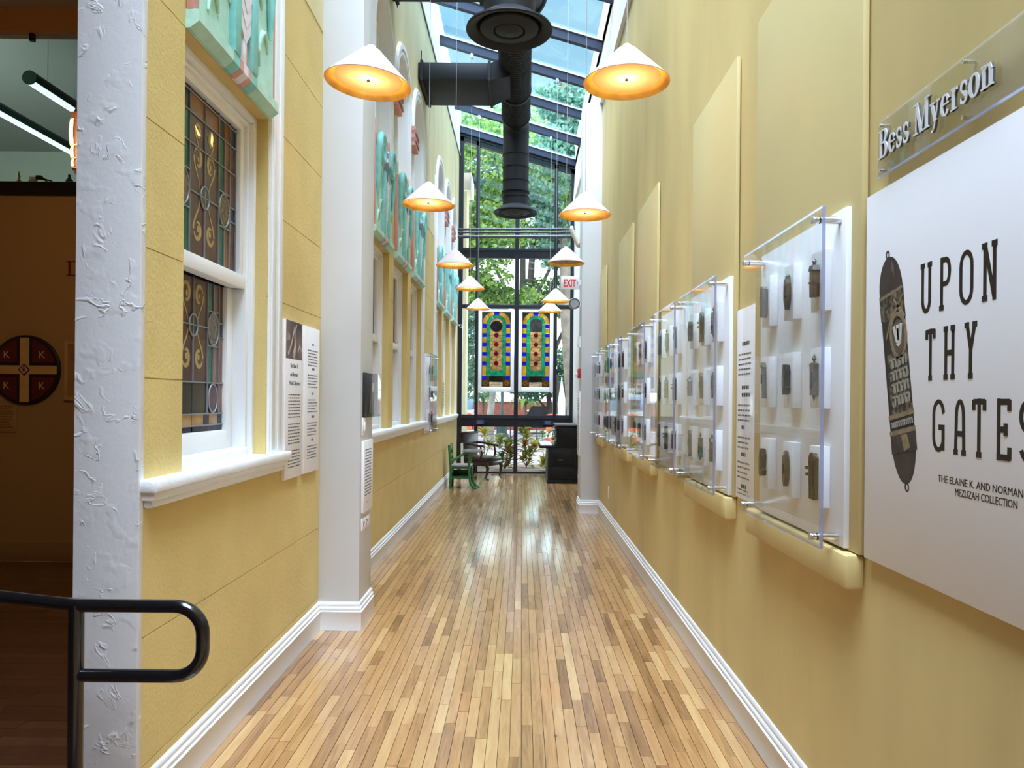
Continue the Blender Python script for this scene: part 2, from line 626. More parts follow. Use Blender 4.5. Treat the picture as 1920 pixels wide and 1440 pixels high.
# scored stucco courses
edges = [0, .22, .685, 1.15, 1.617, 2.085, 2.55, 3.02, 3.49, 3.95]
for z0, z1 in zip(edges[:-1], edges[1:]):
    for zz0, zz1 in ([(z0, 1.25), (1.25, z1)] if z0 < 1.25 < z1 else [(z0, z1)]):
        holes = WINS if 1.2 < zz0 < 3.0 else []
        for a, b in minus(2.67, YF, holes + [(5.0, 5.39)]):
            MB().box(XB, WL, a, b, zz0 + (.0022 if zz0 != 1.25 else 0), zz1 - (.0022 if zz1 != 1.25 else 0)).build('stucco_course', stucco, wl)
# upper wall with arched openings
m = MB()
AR = .40; ASP = 4.93
ah = [((a + b) / 2 - AR, (a + b) / 2 + AR) for a, b in WINS]
for a, b in minus(2.67, YF, ah):
    m.box(-1.55, WL, a, b, 4.0, ASP)
for a, b in minus(2.67, YF, [((p + q) / 2 - AR, (p + q) / 2 + AR) for p, q in WINS]):
    m.box(-1.55, WL, a, b, ASP, 5.5)
for a, b in ah:
    c = (a + b) / 2
    m.prism([(c - AR, 5.5)] + [(c - AR * math.cos(t * PI / 20), ASP + AR * math.sin(t * PI / 20)) for t in range(0, 21)] + [(c + AR, 5.5)], -1.55, WL, 'YZ')
m.box(-1.55, WL, 2.67, YF, 5.5, 7.25)
m.build('upper_wall', stucco_up, wl)
# trowelled end of the wall facing the lobby
MB().box(-1.58, -1.348, 2.635, 2.67, 0, 7.25, bev=.004).build('plaster_end', plaster, wl)
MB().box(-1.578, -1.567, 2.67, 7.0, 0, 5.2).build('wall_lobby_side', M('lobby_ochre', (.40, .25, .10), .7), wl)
# sills and casings on the wall face
for gi, (s0, s1) in enumerate([(2.64, 4.19), (6.28, 10.27), (11.25, 15.25)]):
    m = MB()
    m.box(-1.36, -1.285, s0, s1, 1.208, 1.253, bev=.008)
    m.box(-1.545, -1.34, max(s0, 2.68), s1, 1.208, 1.2525)
    m.box(-1.35, -1.302, s0 + .015, s1 - .02, 1.178, 1.21, bev=.006)
    m.box(-1.35, -1.318, s0 + .03, s1 - .035, 1.15, 1.18, bev=.006)
    m.build('window_sill', white_rough, wl)
for c0, c1 in [(3.955, 4.15), (6.36, 6.585), (9.975, 10.18), (11.33, 11.555), (14.985, 15.19)]:
    m = MB()
    m.box(WL, WL + .014, c0, c1, 1.25, 4.96)
    m.box(WL, WL + .022, c0 + .015, c0 + .07, 1.25, 4.96, bev=.003)
    m.box(WL, WL + .022, c1 - .07, c1 - .015, 1.25, 4.96, bev=.003)
    m.build('casing', white_rough, wl)

# relief materials
mint = M('mint_plaster', (.42, .66, .53), .6, noise=.1, nscale=14, bump=.5, bscale=60)
teal = M('teal_plaster', (.22, .55, .50), .6, noise=.12, nscale=14, bump=.5, bscale=60)
pink = M('pink_plaster', (.62, .30, .25), .65, noise=.08, nscale=14, bump=.5, bscale=60)
feather = M('pale_plaster', (.72, .67, .69), .6, noise=.05, nscale=14, bump=.5, bscale=60)
lilac = M('lilac_plaster', (.50, .58, .72), .6, bump=.3)
slate = M('slate_plaster', (.10, .17, .20), .6, bump=.3)

def make_relief(parent, y0, y1):
    """sculpted plaster panel over a window, 1 m tall, standing proud of the wall"""
    W = y1 - y0
    X0 = WL
    t = share('relief_panel', None, parent, (0, y0, 3.02))
    def P(mb, name, mat): mb.build(name, mat, t)
    # bottom edge blocks with a sloping underside
    cols = [(0, .36, mint), (.36, .435, teal), (.435, .475, pink), (.475, .535, feather), (.535, .575, pink), (.575, .65, teal), (.65, W, mint)]
    for a, b, mt in cols:
        b = min(b, W)
        P(MB().prism([(X0 + .015, 0), (X0 + .055, .03), (X0 + .055, .075), (X0, .075), (X0, 0)], a + .001, b - .001, 'XZ'), 'edge_block', mt)
    P(MB().box(X0, X0 + .03, .02, W - .02, .075, .80), 'ground', mint)
    for a, b in ((0, .05), (W - .016, W)):
        P(MB().box(X0, X0 + .034, a, b, .07, 1.02, bev=.006), 'border', pink)
    for a, b in ((.36, .435), (.575, .65)):
        P(MB().box(X0, X0 + .062, a, b, .075, .66, bev=.012), 'stem', teal)
    # scroll heads
    for c, sgn in ((.235, 1), (.735, -1)):
        sp = []
        for k in range(34):
            a = k / 33 * 2.6 * PI
            r = .125 - .088 * k / 33
            sp.append((X0 + .055, c - sgn * r * math.cos(a), .80 + r * math.sin(a) * 1.25))
        st = [(X0 + .045, c - sgn * .125, .36 + .066 * k) for k in range(7)]
        P(MB().tube(st + sp, [.004, .014, .02, .024, .027, .03, .032] + [.034 - .012 * k / 33 for k in range(34)], 10), 'scroll', teal)
        P(MB().lathe([(.0, .03), (.05, .02), (.085, 0)], (X0 + .03, c, .80), 20, axis='X'), 'scroll_eye', mint)
        # fan leaves below
        for q, (dy, zz, rr) in enumerate(((-.05, .12, .1), (.06, .22, .12), (-.03, .40, .12), (.05, .52, .1))):
            pts = [(X0 + .034, c + dy + rr * .55 * math.cos(a), zz + rr * 1.2 * math.sin(a)) for a in [PI * .15 + PI * .8 * k / 9 for k in range(10)]]
            P(MB().tube(pts, [.006 + .010 * math.sin(PI * k / 9) for k in range(10)], 8), 'leaf_fold', mint)
        pts = [(X0 + .03, c - .09 + .07 * (k / 8) ** 2, .78 - .55 * k / 8) for k in range(9)]
        P(MB().tube(pts, [.004 + .014 * math.sin(PI * (k + .5) / 9.5) for k in range(9)], 8), 'leaf_fold', mint)
    # centre: pink backing, pale feather, star
    P(MB().box(X0, X0 + .036, .435, .575, .075, .84), 'centre_ground', pink)
    P(MB().box(X0, X0 + .05, .485, .527, .078, .2, bev=.006), 'feather_shaft', feather)
    for k in range(6):
        z = .17 + k * .075
        P(MB().prism([(.506, z), (.566, z + .075), (.566, z + .155), (.506, z + .085), (.445, z + .155), (.445, z + .075)], X0 + .03, X0 + .052 + .003 * k, 'YZ'), 'feather_barb', feather)
    for rot in (0, PI):
        tri = [(.506 + .085 * math.sin(rot + k * 2 * PI / 3), .80 + .085 * math.cos(rot + k * 2 * PI / 3)) for k in range(3)]
        P(MB().prism(tri, X0 + .03, X0 + (.075 if rot else .072), 'YZ'), 'star', lilac)
    for s_ in (-1, 1):
        P(MB().prism([(.506 + s_ * .02, .66), (.506 + s_ * .07, .71), (.506 + s_ * .075, .63), (.506 + s_ * .04, .58)], X0 + .03, X0 + .07, 'YZ'), 'dark_leaf', slate)
    P(MB().prism([(.435, .84), (.36, .86), (.40, 1.0), (.46, .92), (.506, .98), (.552, .92), (.61, 1.0), (.65, .86), (.575, .84)], X0, X0 + .055, 'YZ'), 'crest', pink)

# glass of the left windows (lit from the front: nearly opaque)
def gl(name, c): return M(name, c, .22, noise=.35, nscale=9, spec=.25)
gb = gl('glass_brown', (.085, .040, .027)); gg = gl('glass_green', (.02, .10, .062)); ga = gl('glass_amber', (.20, .075, .02))
gr = gl('glass_rose', (.20, .095, .06)); gn = gl('glass_navy', (.012, .018, .05)); gk = gl('glass_dark', (.03, .028, .02))
go = gl('glass_ochre', (.33, .19, .08)); gp = gl('glass_plum', (.07, .03, .035))
gold = M('gilt_paint', (.36, .24, .075), .35)
lead = M('lead_came', (.24, .25, .27), .45, metal=.3)
glow = M('painted_glow', (.9, .5, .15), .4, emit=(1, .55, .16), estr=.4)  # emission stands in for lamplight behind the glass

def scroll2(cy, cz, s, flip=1, up=1):
    p = []                                   # curled head
    for k in range(15):
        a = PI * .1 + k / 14 * 1.55 * PI
        r = s * (.36 - .15 * k / 14)
        p.append((cy - flip * s * .08 + flip * r * math.cos(a), cz + up * (s * .35 + r * 1.25 * math.sin(a))))
    q = [(cy + flip * s * (.30 * math.cos(PI * 1.1 * k / 10)), cz + up * (s * .40 - s * 1.45 * k / 10)) for k in range(11)]
    return p, q

def sash_glass(parent, x, c, hw, z0, z1, upper):
    """leaded pieces set behind came strips; the layout of the sashes beside the lobby"""
    def piece(a, b, za, zb, mat, dx=0):
        g = .003
        MB().box(x - .006, x + dx, a + g, b - g, za + g, zb - g).build('glass_piece', mat, parent)
    lm = MB()
    def bar(a, b, za, zb): lm.box(x - .007, x + .006, a, b, za, zb)
    W4 = [.005, .158, .228, .294, .368, hw]
    if upper:
        rows = dict(top=(z1 - .02, z1), amber=(z1 - .11, z1 - .02), r1=(z1 - .245, z1 - .11), circ=z0 + .29, bot=z0)
    else:
        rows = dict(circ=z0 + .50, r3=z0 + .235, r4=z0 + .085, bot=z0 + .03)
    for s in (-1, 1):
        def pc(a, b, za, zb, mat, dx=0):
            aa, bb = c + s * a, c + s * b
            piece(min(aa, bb), max(aa, bb), za, zb, mat, dx)
        def br(a, wv, za, zb): bar(c + s * a - wv / 2, c + s * a + wv / 2, za, zb)
        zc = rows['circ']
        zt = rows['r1'][1] if upper else z1
        zb_ = z0 if upper else rows['r3']
        if upper:
            pc(0, .158, zc, rows['r1'][0], gb); pc(0, .158, *rows['r1'], gb)
            pc(0, .158, *rows['amber'], ga); pc(.158, .228, *rows['amber'], gn); pc(.228, .294, *rows['amber'], ga); pc(.294, .368, *rows['amber'], gn)
            for a, b in zip(W4[:-1], W4[1:]): pc(a, b, *rows['top'], gn)
        else:
            pc(0, .158, zc, z1, gb)
            pc(0, .158, rows['r4'], rows['r3'], gk); pc(.158, .294, rows['r4'], rows['r3'], gk); pc(.294, .368, rows['r4'], rows['r3'], gr)
            pc(0, .13, rows['bot'], rows['r4'], go); pc(.13, .19, rows['bot'], rows['r4'], gn); pc(.19, .294, rows['bot'], rows['r4'], go); pc(.294, .368, rows['bot'], rows['r4'], gn)
            for a, b in zip(W4[:-1], W4[1:]): pc(a, b, z0, rows['bot'], gn)
        pc(0, .158, zb_, zc, gb)
        for za, zz in ((zb_, zc - .085), (zc + .085, zt)):
            pc(.158, .228, za, zz, gg); pc(.228, .294, za, zz, ga if upper else gr)
        pc(.158, .294, zc - .085, zc + .085, gg)
        pc(.294, .368, zb_, zc - .035, gr if not upper else gb); pc(.294, .368, zc + .035, zt, gb); pc(.294, .368, zc - .035, zc + .035, gn)
        pc(.368, hw, z0, z1, gn)
        # oval
        oy = c + s * .226
        MB().prism([(oy + .058 * math.cos(t * PI / 12), zc + .078 * math.sin(t * PI / 12)) for t in range(24)], x, x + .004, 'YZ').build('glass_piece', M('glass_mottled', (.10, .055, .025), .25, noise=.7, nscale=40), parent)
        lm.tube([(x + .004, oy + .06 * math.cos(t * PI / 12), zc + .08 * math.sin(t * PI / 12)) for t in range(24)], .004, 6, closed=True)
        if not upper:
            zq = (rows['r4'] + rows['r3']) / 2
            MB().prism([(oy + .05 * math.cos(t * PI / 12), zq + .068 * math.sin(t * PI / 12)) for t in range(24)], x, x + .004, 'YZ').build('glass_piece', gp, parent)
            lm.tube([(x + .004, oy + .052 * math.cos(t * PI / 12), zq + .07 * math.sin(t * PI / 12)) for t in range(24)], .004, 6, closed=True)
        # cames
        for a in (.158, .294, .368): br(a, .006, z0 if upper else rows['r4'], z1)
        br(.228, .006, zb_, zc - .085); br(.228, .006, zc + .085, zt)
        ya, yb = sorted((c + s * .158, c + s * .294))
        bar(ya, yb, zc - .088, zc - .082); bar(ya, yb, zc + .082, zc + .088)
        ya, yb = sorted((c + s * .294, c + s * .39))
        bar(ya, yb, zc - .038, zc - .032); bar(ya, yb, zc + .032, zc + .038)
        # painted scrolls
        gmb = MB()
        spots = [((zc + .12) if upper else zc + .1, 1, .115), (zc - (.12 if upper else .11), -1, .11)]
        if upper: spots.append((rows['r1'][0] + .045, 1, .075))
        for zz, up, sz in spots:
            p, q = scroll2(c + s * .078, zz, sz, s, up)
            gmb.ribbon(p, [.007 + .018 * math.sin(PI * k / 14) for k in range(15)], x, x + .0015)
            gmb.prism([(c + s * .078 - s * sz * .12 + .011 * math.cos(k * PI / 6), zz + up * sz * .34 + .015 * math.sin(k * PI / 6)) for k in range(12)], x, x + .0015, 'YZ')
            gmb.ribbon(q, [.015 - .0011 * k for k in range(11)], x, x + .0015)
        gmb.build('painted_scroll', gold, parent)
    zc = rows['circ']
    bar(c - .003, c + .003, z0 if upper else rows['r3'], z1)
    bar(c - hw, c + hw, zc - .003, zc + .003) if False else bar(c - .158, c + .158, zc - .003, zc + .003)
    for zz in ([rows['r1'][0], rows['r1'][1], rows['amber'][1]] if upper else [rows['r3'], rows['r4'], rows['bot']]):
        bar(c - hw, c + hw, zz - .003, zz + .003)
    MB().prism([(c + .042 * math.cos(t * PI / 12), zc + .05 * math.sin(t * PI / 12)) for t in range(24)], x, x + .005, 'YZ').build('glass_piece', gk, parent)
    lm.tube([(x + .005, c + .044 * math.cos(t * PI / 12), zc + .052 * math.sin(t * PI / 12)) for t in range(24)], .004, 6, closed=True)
    lm.build('lead_came', lead, parent)
    if upper:   # lamplight through the glass, put in as two glowing patches by the scrolls
        MB().prism([(c - .105, zc + .30), (c - .075, zc + .265), (c - .045, zc + .27), (c - .075, zc + .285)], x + .001, x + .003, 'YZ').build('glow_patch', glow, parent)
        MB().prism([(c + .075, zc + .33), (c + .062, zc + .28), (c + .082, zc + .265), (c + .09, zc + .31)], x + .001, x + .003, 'YZ').build('glow_patch', glow, parent)

pale_pane = M('pale_blind', (.56, .54, .50), .35, noise=.06, nscale=3)
wn = 0
for gi, g in enumerate(GROUPS):
    for (y0, y1) in g:
        wn += 1
        W_ = struct('window_%d' % wn)
        c = (y0 + y1) / 2
        def ring(mb, xa, xb, ins, wd, zb0, zt0):
            a, b = y0 + ins, y1 - ins
            mb.box(xa, xb, a, a + wd, zb0, zt0, bev=.003); mb.box(xa, xb, b - wd, b, zb0, zt0, bev=.003)
            mb.box(xa, xb, a + wd, b - wd, zt0 - wd, zt0, bev=.003)
        m = MB()
        ring(m, -1.55, -1.41, 0, .035, 1.25, 3.02)
        ring(m, -1.55, -1.435, .035, .028, 1.25, 2.985)
        m.box(-1.55, -1.43, y0 + .035, y1 - .035, 1.25, 1.29, bev=.004)
        m.build('frame', white, W_)
        a, b = y0 + .063, y1 - .063
        m = MB()
        m.box(-1.50, -1.452, a, a + .045, 2.11, 2.957, bev=.003); m.box(-1.50, -1.452, b - .045, b, 2.11, 2.957, bev=.003)
        m.box(-1.50, -1.452, a + .045, b - .045, 2.925, 2.957); m.box(-1.505, -1.44, a, b, 2.11, 2.18, bev=.004)
        us = m.build('upper_sash', white, W_)
        m = MB()
        m.box(-1.55, -1.502, a, a + .075, 1.29, 2.11, bev=.003); m.box(-1.55, -1.502, b - .075, b, 1.29, 2.11, bev=.003)
        m.box(-1.55, -1.502, a + .075, b - .075, 1.29, 1.385, bev=.003)
        ls = m.build('lower_sash', white, W_)
        if gi == 0:
            sash_glass(us, -1.478, c, .385, 2.18, 2.925, True)
            sash_glass(ls, -1.526, c, .35, 1.385, 2.11, False)
        else:
            for k in range(3):
                aa = a + .045 + (b - a - .09) * k / 3; bb = a + .045 + (b - a - .09) * (k + 1) / 3
                MB().box(-1.484, -1.478, aa + .003, bb - .003, 2.18, 2.925).build('glass_piece', (gb, gk, gb)[k], us)
            MB().box(-1.532, -1.526, a + .07, b - .07, 1.38, 2.11).build('glass_piece', pale_pane, ls)
        make_relief(W_, y0, y1)
        # arched light above
        m = MB()
        def archring(mb, ro, ri, xa, xb, zb0):
            n = 20
            for k in range(n):
                t0, t1 = PI * k / n, PI * (k + 1) / n
                mb.prism([(c - ro * math.cos(t0), ASP + ro * math.sin(t0)), (c - ro * math.cos(t1), ASP + ro * math.sin(t1)),
                          (c - ri * math.cos(t1), ASP + ri * math.sin(t1)), (c - ri * math.cos(t0), ASP + ri * math.sin(t0))], xa, xb, 'YZ')
            mb.box(xa, xb, c - ro, c - ri, zb0, ASP); mb.box(xa, xb, c + ri, c + ro, zb0, ASP)
        archring(m, .525, .40, WL - .01, WL + .012, 3.9)
        archring(m, .505, .455, WL, WL + .03, 3.9)
        archring(m, .43, .395, WL, WL + .022, 3.9)
        m.build('arch_casing', white_rough, W_)
        m = MB()
        archring(m, .4005, .388, -1.55, WL, 4.0)
        archring(m, .388, .35, -1.55, -1.45, 4.0)
        archring(m, .35, .31, -1.55, -1.48, 4.0)
        m.box(-1.55, -1.485, c - .31, c + .31, 4.62, 4.66)
        m.build('arch_frame', white, W_)
        m = MB()
        m.prism([(c - .33, 4.0), (c + .33, 4.0)] + [(c + .33 * math.cos(t * PI / 16), ASP + .33 * math.sin(t * PI / 16)) for t in range(17)], -1.515, -1.508, 'YZ')
        m.build('arch_pane', M('grey_glass', (.55, .55, .54), .2, noise=.05), W_)
# striped capitals between the arches
for g in GROUPS:
    for (a0, a1), (b0, b1) in zip(g[:-1], g[1:]):
        cpy = (a1 + b0) / 2
        for k in range(5):
            zz = 4.50 + k * .045
            MB().prism([(cpy - .13, zz + .03), (cpy + .13, zz - .0), (cpy + .13, zz + .043), (cpy - .13, zz + .073)], WL, WL + (.09 if k % 2 else .075), 'YZ').build('capital_band', pink if k % 2 == 0 else M('brown_plaster', (.36, .17, .13), .65), wl)

# ---- columns (left by the text boards, right by the exit sign)
for nm, (x0, x1, y0, y1, zt) in (('left', (WL - .05, -1.078, 5.0, 5.39, 6.66)), ('right', (.815, WR + .05, 10.25, 10.68, 5.64))):
    cw = struct('wall_column_' + nm)
    MB().box(x0, x1, y0, y1, 0, zt, bev=.004).build('shaft', col_white, cw)

# ---- right wall
wr = struct('wall_right')
st_r = M('yellow_stucco_right', (.62, .465, .185), .6, noise=.10, nscale=2.5, bump=.35, bscale=60, bdist=.003, stretch=(1, 1, .3))
MB().box(WR, WR + .25, -3, YF, 0, 6.6).build('wall_body', st_r, wr)
PANELS = [(2.33, 3.386), (3.715, 4.66), (5.87, 6.87), (7.2, 8.2), (9.46, 10.24)]
for p0, p1 in PANELS:
    MB().box(1.056, 1.076, p0, p1, 1.075, 3.27, bev=.002).build('infill_panel', smooth_yel, wr)
    m = MB(); m.box(1.018, WR + .002, p0 + .01, p1, .962, 1.072, bev=.012)
    m.build('ledge', st_r, wr)

MB().box(1.072, 1.0815, 10.68, YF - .06, 0, 5.62).build('far_lining', M('far_lining_cream', (.72, .69, .62), .55), wr)
# ---- baseboards
PROF = [(0, 0), (.020, 0), (.020, .118), (.023, .122), (.0235, .126), (.014, .131), (.016, .137), (.0185, .145), (.016, .153), (.0095, .158), (.011, .164), (.0115, .178), (.007, .185), (0, .187)]
def baseboard(name, path, side, mat=white):
    pts = [Vector(p) for p in path]
    n = len(pts)
    mit = []
    for i in range(n):
        d1 = (pts[i] - pts[i - 1]).normalized() if i else None
        d2 = (pts[i + 1] - pts[i]).normalized() if i < n - 1 else None
        d1 = d1 or d2; d2 = d2 or d1
        n1 = Vector((d1.y, -d1.x)) * side; n2 = Vector((d2.y, -d2.x)) * side
        b = (n1 + n2)
        mit.append(b / max(.2, (1 + n1.dot(n2))))
    m = MB()
    V = []; k = len(PROF)
    for i in range(n):
        for t, z in PROF:
            q = pts[i] + mit[i] * t
            V.append((q.x, q.y, z + .0005))
    F = []
    for i in range(n - 1):
        for j in range(k - 1):
            F.append((i * k + j, i * k + j + 1, (i + 1) * k + j + 1, (i + 1) * k + j))
    F.append(tuple(range(k))); F.append(tuple(range((n - 1) * k, n * k)))
    m.add(V, F, 0, True)
    return m.build(name, mat, None, kind='structure')
baseboard('baseboard_left', [(WL, 2.64), (WL, 5.0), (-1.078, 5.0), (-1.078, 5.39), (WL, 5.39), (WL, YF - .1)], 1)
baseboard('baseboard_right', [(WR, -2.9), (WR, 10.25), (.815, 10.25), (.815, 10.68), (WR, 10.68), (WR, YF - .1)], -1)

# ---- roof: rafters, panes, fascias
roof = struct('ceiling')
RY = [15.62 - 1.285 * k for k in range(15)]
X0r, X1r = -1.34, 1.085
for y in RY:
    MB().prism([(X0r, roof_z(X0r)), (X1r, roof_z(X1r)), (X1r, roof_z(X1r) + .15), (X0r, roof_z(X0r) + .15)], y - .085, y, 'XZ').build('rafter', rafter_m, roof)
    MB().prism([(X0r, roof_z(X0r) + .128), (X1r, roof_z(X1r) + .128), (X1r, roof_z(X1r) + .15), (X0r, roof_z(X0r) + .15)], y - .105, y - .086, 'XZ').build('gasket', white, roof)
for ya, yb in zip(RY[1:], RY[:-1]):
    MB().prism([(X0r, roof_z(X0r) + .152), (X1r, roof_z(X1r) + .152), (X1r, roof_z(X1r) + .160), (X0r, roof_z(X0r) + .160)], ya - .04, yb - .045, 'XZ').build('roof_pane', roof_pane, roof)
m = MB(); m.box(WL, -1.332, -2.9, 15.62, 6.65, 7.14); m.box(WL, -1.322, -2.9, 15.62, 6.65, 6.69, bev=.004)
m.build('fascia', white, roof)
m = MB(); m.prism([(1.037, 5.63), (1.083, 6.46), (1.14, 6.46), (1.14, 5.63)], -2.9, 15.62, 'XZ')
m.build('fascia', white, roof)
m = MB(); m.box(-1.63, -1.33, -3, YF, 7.14, 7.6); m.box(1.08, 1.33, -3, YF, 6.44, 7.0)
m.build('curb', white, roof)

# ---- glazed far wall
fw = struct('window_8')
def hz(x): return 6.96 - .287 * (x + 1.26)
VX = [(-1.40, -1.257), (-.989, -.915), (-.162, -.078), (.655, .73), (1.0, 1.16)]
ROWS = [(0.045, .985), (1.234, 3.469), (3.548, 4.52), (4.73, None)]
for i, (a, b) in enumerate(VX):
    MB().prism([(a, 0), (b, 0), (b, hz(b) + .1), (a, hz(a) + .1)], YF - .06, YF + .06, 'XZ').build('post' if i in (0, 4) else 'mullion', black_alu, fw)
m = MB()
for d, y_, h_ in ((0, .06, .09), (.09, .085, .07), (.16, .05, .12)):
    m.prism([(-1.40, hz(-1.40) + d), (1.16, hz(1.16) + d), (1.16, hz(1.16) + d + h_), (-1.40, hz(-1.40) + d + h_)], YF - y_, YF + .06, 'XZ')
m.build('head', black_alu, fw)
for za, zb, yy in ((0, .045, .055), (.985, 1.234, .055), (3.469, 3.548, .05), (4.52, 4.73, .055)):
    m = MB(); m.box(-1.257, 1.0, YF - yy, YF + .05, za, zb, bev=.004)
    if zb - za > .15: m.box(-1.30, 1.05, YF - .075, YF - .05, (za + zb) / 2 + .045, (za + zb) / 2 + .06)
    m.build('transom', black_alu, fw)
for za, zb in ROWS:
    for (a0, a1), (b0, b1) in zip(VX[:-1], VX[1:]):
        if zb: MB().box(a1, b0, YF - .004, YF + .004, za, zb).build('pane', tint_pane, fw)
        else: MB().prism([(a1, za), (b0, za), (b0, hz(b0)), (a1, hz(a1))], YF - .004, YF + .004, 'XZ').build('pane', tint_pane, fw)
for px, lab in ((-.96, 0), (.46, 1)):
    MB().box(px, px + .19, YF - .09, YF - .076, 1.03, 1.13).build('notice_plate', M('navy_plate', (.012, .016, .06), .4), fw)
    m = MB()
    for k in range(5): m.box(px + .03, px + .16 - .02 * (k % 2), YF - .0915, YF - .09, 1.045 + k * .016, 1.049 + k * .016)
    m.build('plate_lettering', M('plate_ink', (.25, .28, .4), .5), fw)
m = MB(); m.box(-1.7, -1.40, YF - .06, YF + .1, 0, 7.4); m.box(1.16, 1.4, YF - .06, YF + .1, 0, 7.0)
m.build('side_infill', M('far_wall_cream', (.6, .52, .35), .6), fw)

# ---- lobby to the left of the camera
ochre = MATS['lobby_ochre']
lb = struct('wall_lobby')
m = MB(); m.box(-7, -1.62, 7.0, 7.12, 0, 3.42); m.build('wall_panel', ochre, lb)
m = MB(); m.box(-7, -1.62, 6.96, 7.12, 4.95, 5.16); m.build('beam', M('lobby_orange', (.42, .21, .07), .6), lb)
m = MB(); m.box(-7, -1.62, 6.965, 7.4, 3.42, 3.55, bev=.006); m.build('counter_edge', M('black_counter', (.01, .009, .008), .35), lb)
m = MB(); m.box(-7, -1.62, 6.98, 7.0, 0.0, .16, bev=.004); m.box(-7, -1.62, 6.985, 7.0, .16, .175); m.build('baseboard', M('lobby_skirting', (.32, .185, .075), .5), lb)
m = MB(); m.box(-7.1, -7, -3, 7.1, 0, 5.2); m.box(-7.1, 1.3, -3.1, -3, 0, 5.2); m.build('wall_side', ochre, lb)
clear_pane = glass_mat('clear_pane', (.86, .92, .9), 1.4)
for a, b in ((-7, -4.435), (-4.43, -1.63)):
    MB().box(a, b, 7.03, 7.038, 3.555, 4.95).build('pane', clear_pane, lb)
m = MB()
for xx in (-5.2, -4.65, -3.9): m.box(xx, xx + .04, 7.0, 7.04, 4.88, 4.95)
m.build('pane_clip', black_alu, lb)
lc = struct('ceiling')
m = MB()
m.box(-7.1, -1.62, -3.1, 7.1, 5.16, 5.25)
m.build('lobby_ceiling', M('lobby_ceiling_paint', (.34, .27, .22), .7), lc)
m = MB(); m.box(-1.63, 1.3, -3.1, -3.0, 5.16, 7.6); m.box(-1.64, -1.56, -3.1, 2.64, 5.16, 7.6)
m.build('bulkhead', white, lc)
# room behind the upper panes
ur = struct('wall_upper_room')
uc = struct('ceiling')
gsh = M('upper_room_paint', (.16, .20, .155), .7)
for q, bx_ in enumerate(((-11, -1.63, 13, 13.1), (-11.1, -11, 7.1, 13.1), (-1.72, -1.63, 7.12, 13))):
    MB().box(*bx_, 3.4, 5.9).build('wall_panel', gsh, struct('wall_upper_' + ('back', 'left', 'right')[q]))
MB().box(-11, -1.63, 7.12, 13, 5.8, 5.9).build('upper_ceiling', M('upper_ceiling_paint', (.22, .25, .22), .7), uc)
ufl = struct('floor')
MB().box(-11, -1.63, 7.4, 13, 3.4, 3.45).build('upper_floor', M('upper_floor_paint', (.12, .11, .09), .6), ufl)
MB().box(-11, -1.63, 7.12, 7.2, 5.16, 5.8).build('upper_lintel', gsh, ur)
# ================================================================== THINGS INDOORS
# ---- pendant lamps
shade_out = glass_mat('shade_resin', (1, 1, 1), 1.3)
def shade_material():
    m = bpy.data.materials.new('marbled_shade'); m.use_nodes = True
    N, L = nodes_of(m); N.clear()
    o = N.new('ShaderNodeOutputMaterial'); t = N.new('ShaderNodeTexCoord')
    n = N.new('ShaderNodeTexNoise'); n.inputs['Scale'].default_value = 7; n.inputs['Detail'].default_value = 6; n.inputs['Distortion'].default_value = 1.2
    r = N.new('ShaderNodeValToRGB')
    r.color_ramp.elements[0].position = .35; r.color_ramp.elements[0].color = (.78, .68, .63, 1)
    r.color_ramp.elements[1].position = .6; r.color_ramp.elements[1].color = (.80, .78, .76, 1)
    d = N.new('ShaderNodeBsdfDiffuse'); tl = N.new('ShaderNodeBsdfTranslucent'); tl.inputs['Color'].default_value = (.9, .55, .35, 1)
    mx = N.new('ShaderNodeMixShader'); mx.inputs[0].default_value = .32
    L.new(t.outputs['Object'], n.inputs['Vector']); L.new(n.outputs['Fac'], r.inputs['Fac']); L.new(r.outputs['Color'], d.inputs['Color'])
    L.new(d.outputs[0], mx.inputs[1]); L.new(tl.outputs[0], mx.inputs[2]); L.new(mx.outputs[0], o.inputs['Surface'])
    return m
shade_m = shade_material()
lining_m = M('gilt_lining', (.90, .50, .09), .35, metal=.4, noise=.18, nscale=12)
def diffuser_material():
    m = bpy.data.materials.new('frosted_diffuser'); m.use_nodes = True
    N, L = nodes_of(m); N.clear()
    o = N.new('ShaderNodeOutputMaterial')
    d = N.new('ShaderNodeBsdfDiffuse'); d.inputs['Color'].default_value = (.66, .52, .36, 1)
    tl = N.new('ShaderNodeBsdfTranslucent'); tl.inputs['Color'].default_value = (.92, .84, .70, 1)
    mx = N.new('ShaderNodeMixShader'); mx.inputs[0].default_value = .5
    L.new(d.outputs[0], mx.inputs[1]); L.new(tl.outputs[0], mx.inputs[2]); L.new(mx.outputs[0], o.inputs['Surface'])
    return m
diff_m = diffuser_material()
brass = M('dark_brass', (.22, .14, .05), .35, metal=.8)
cord_m = M('steel_cord', (.55, .55, .56), .4, metal=.6)
RL = .23
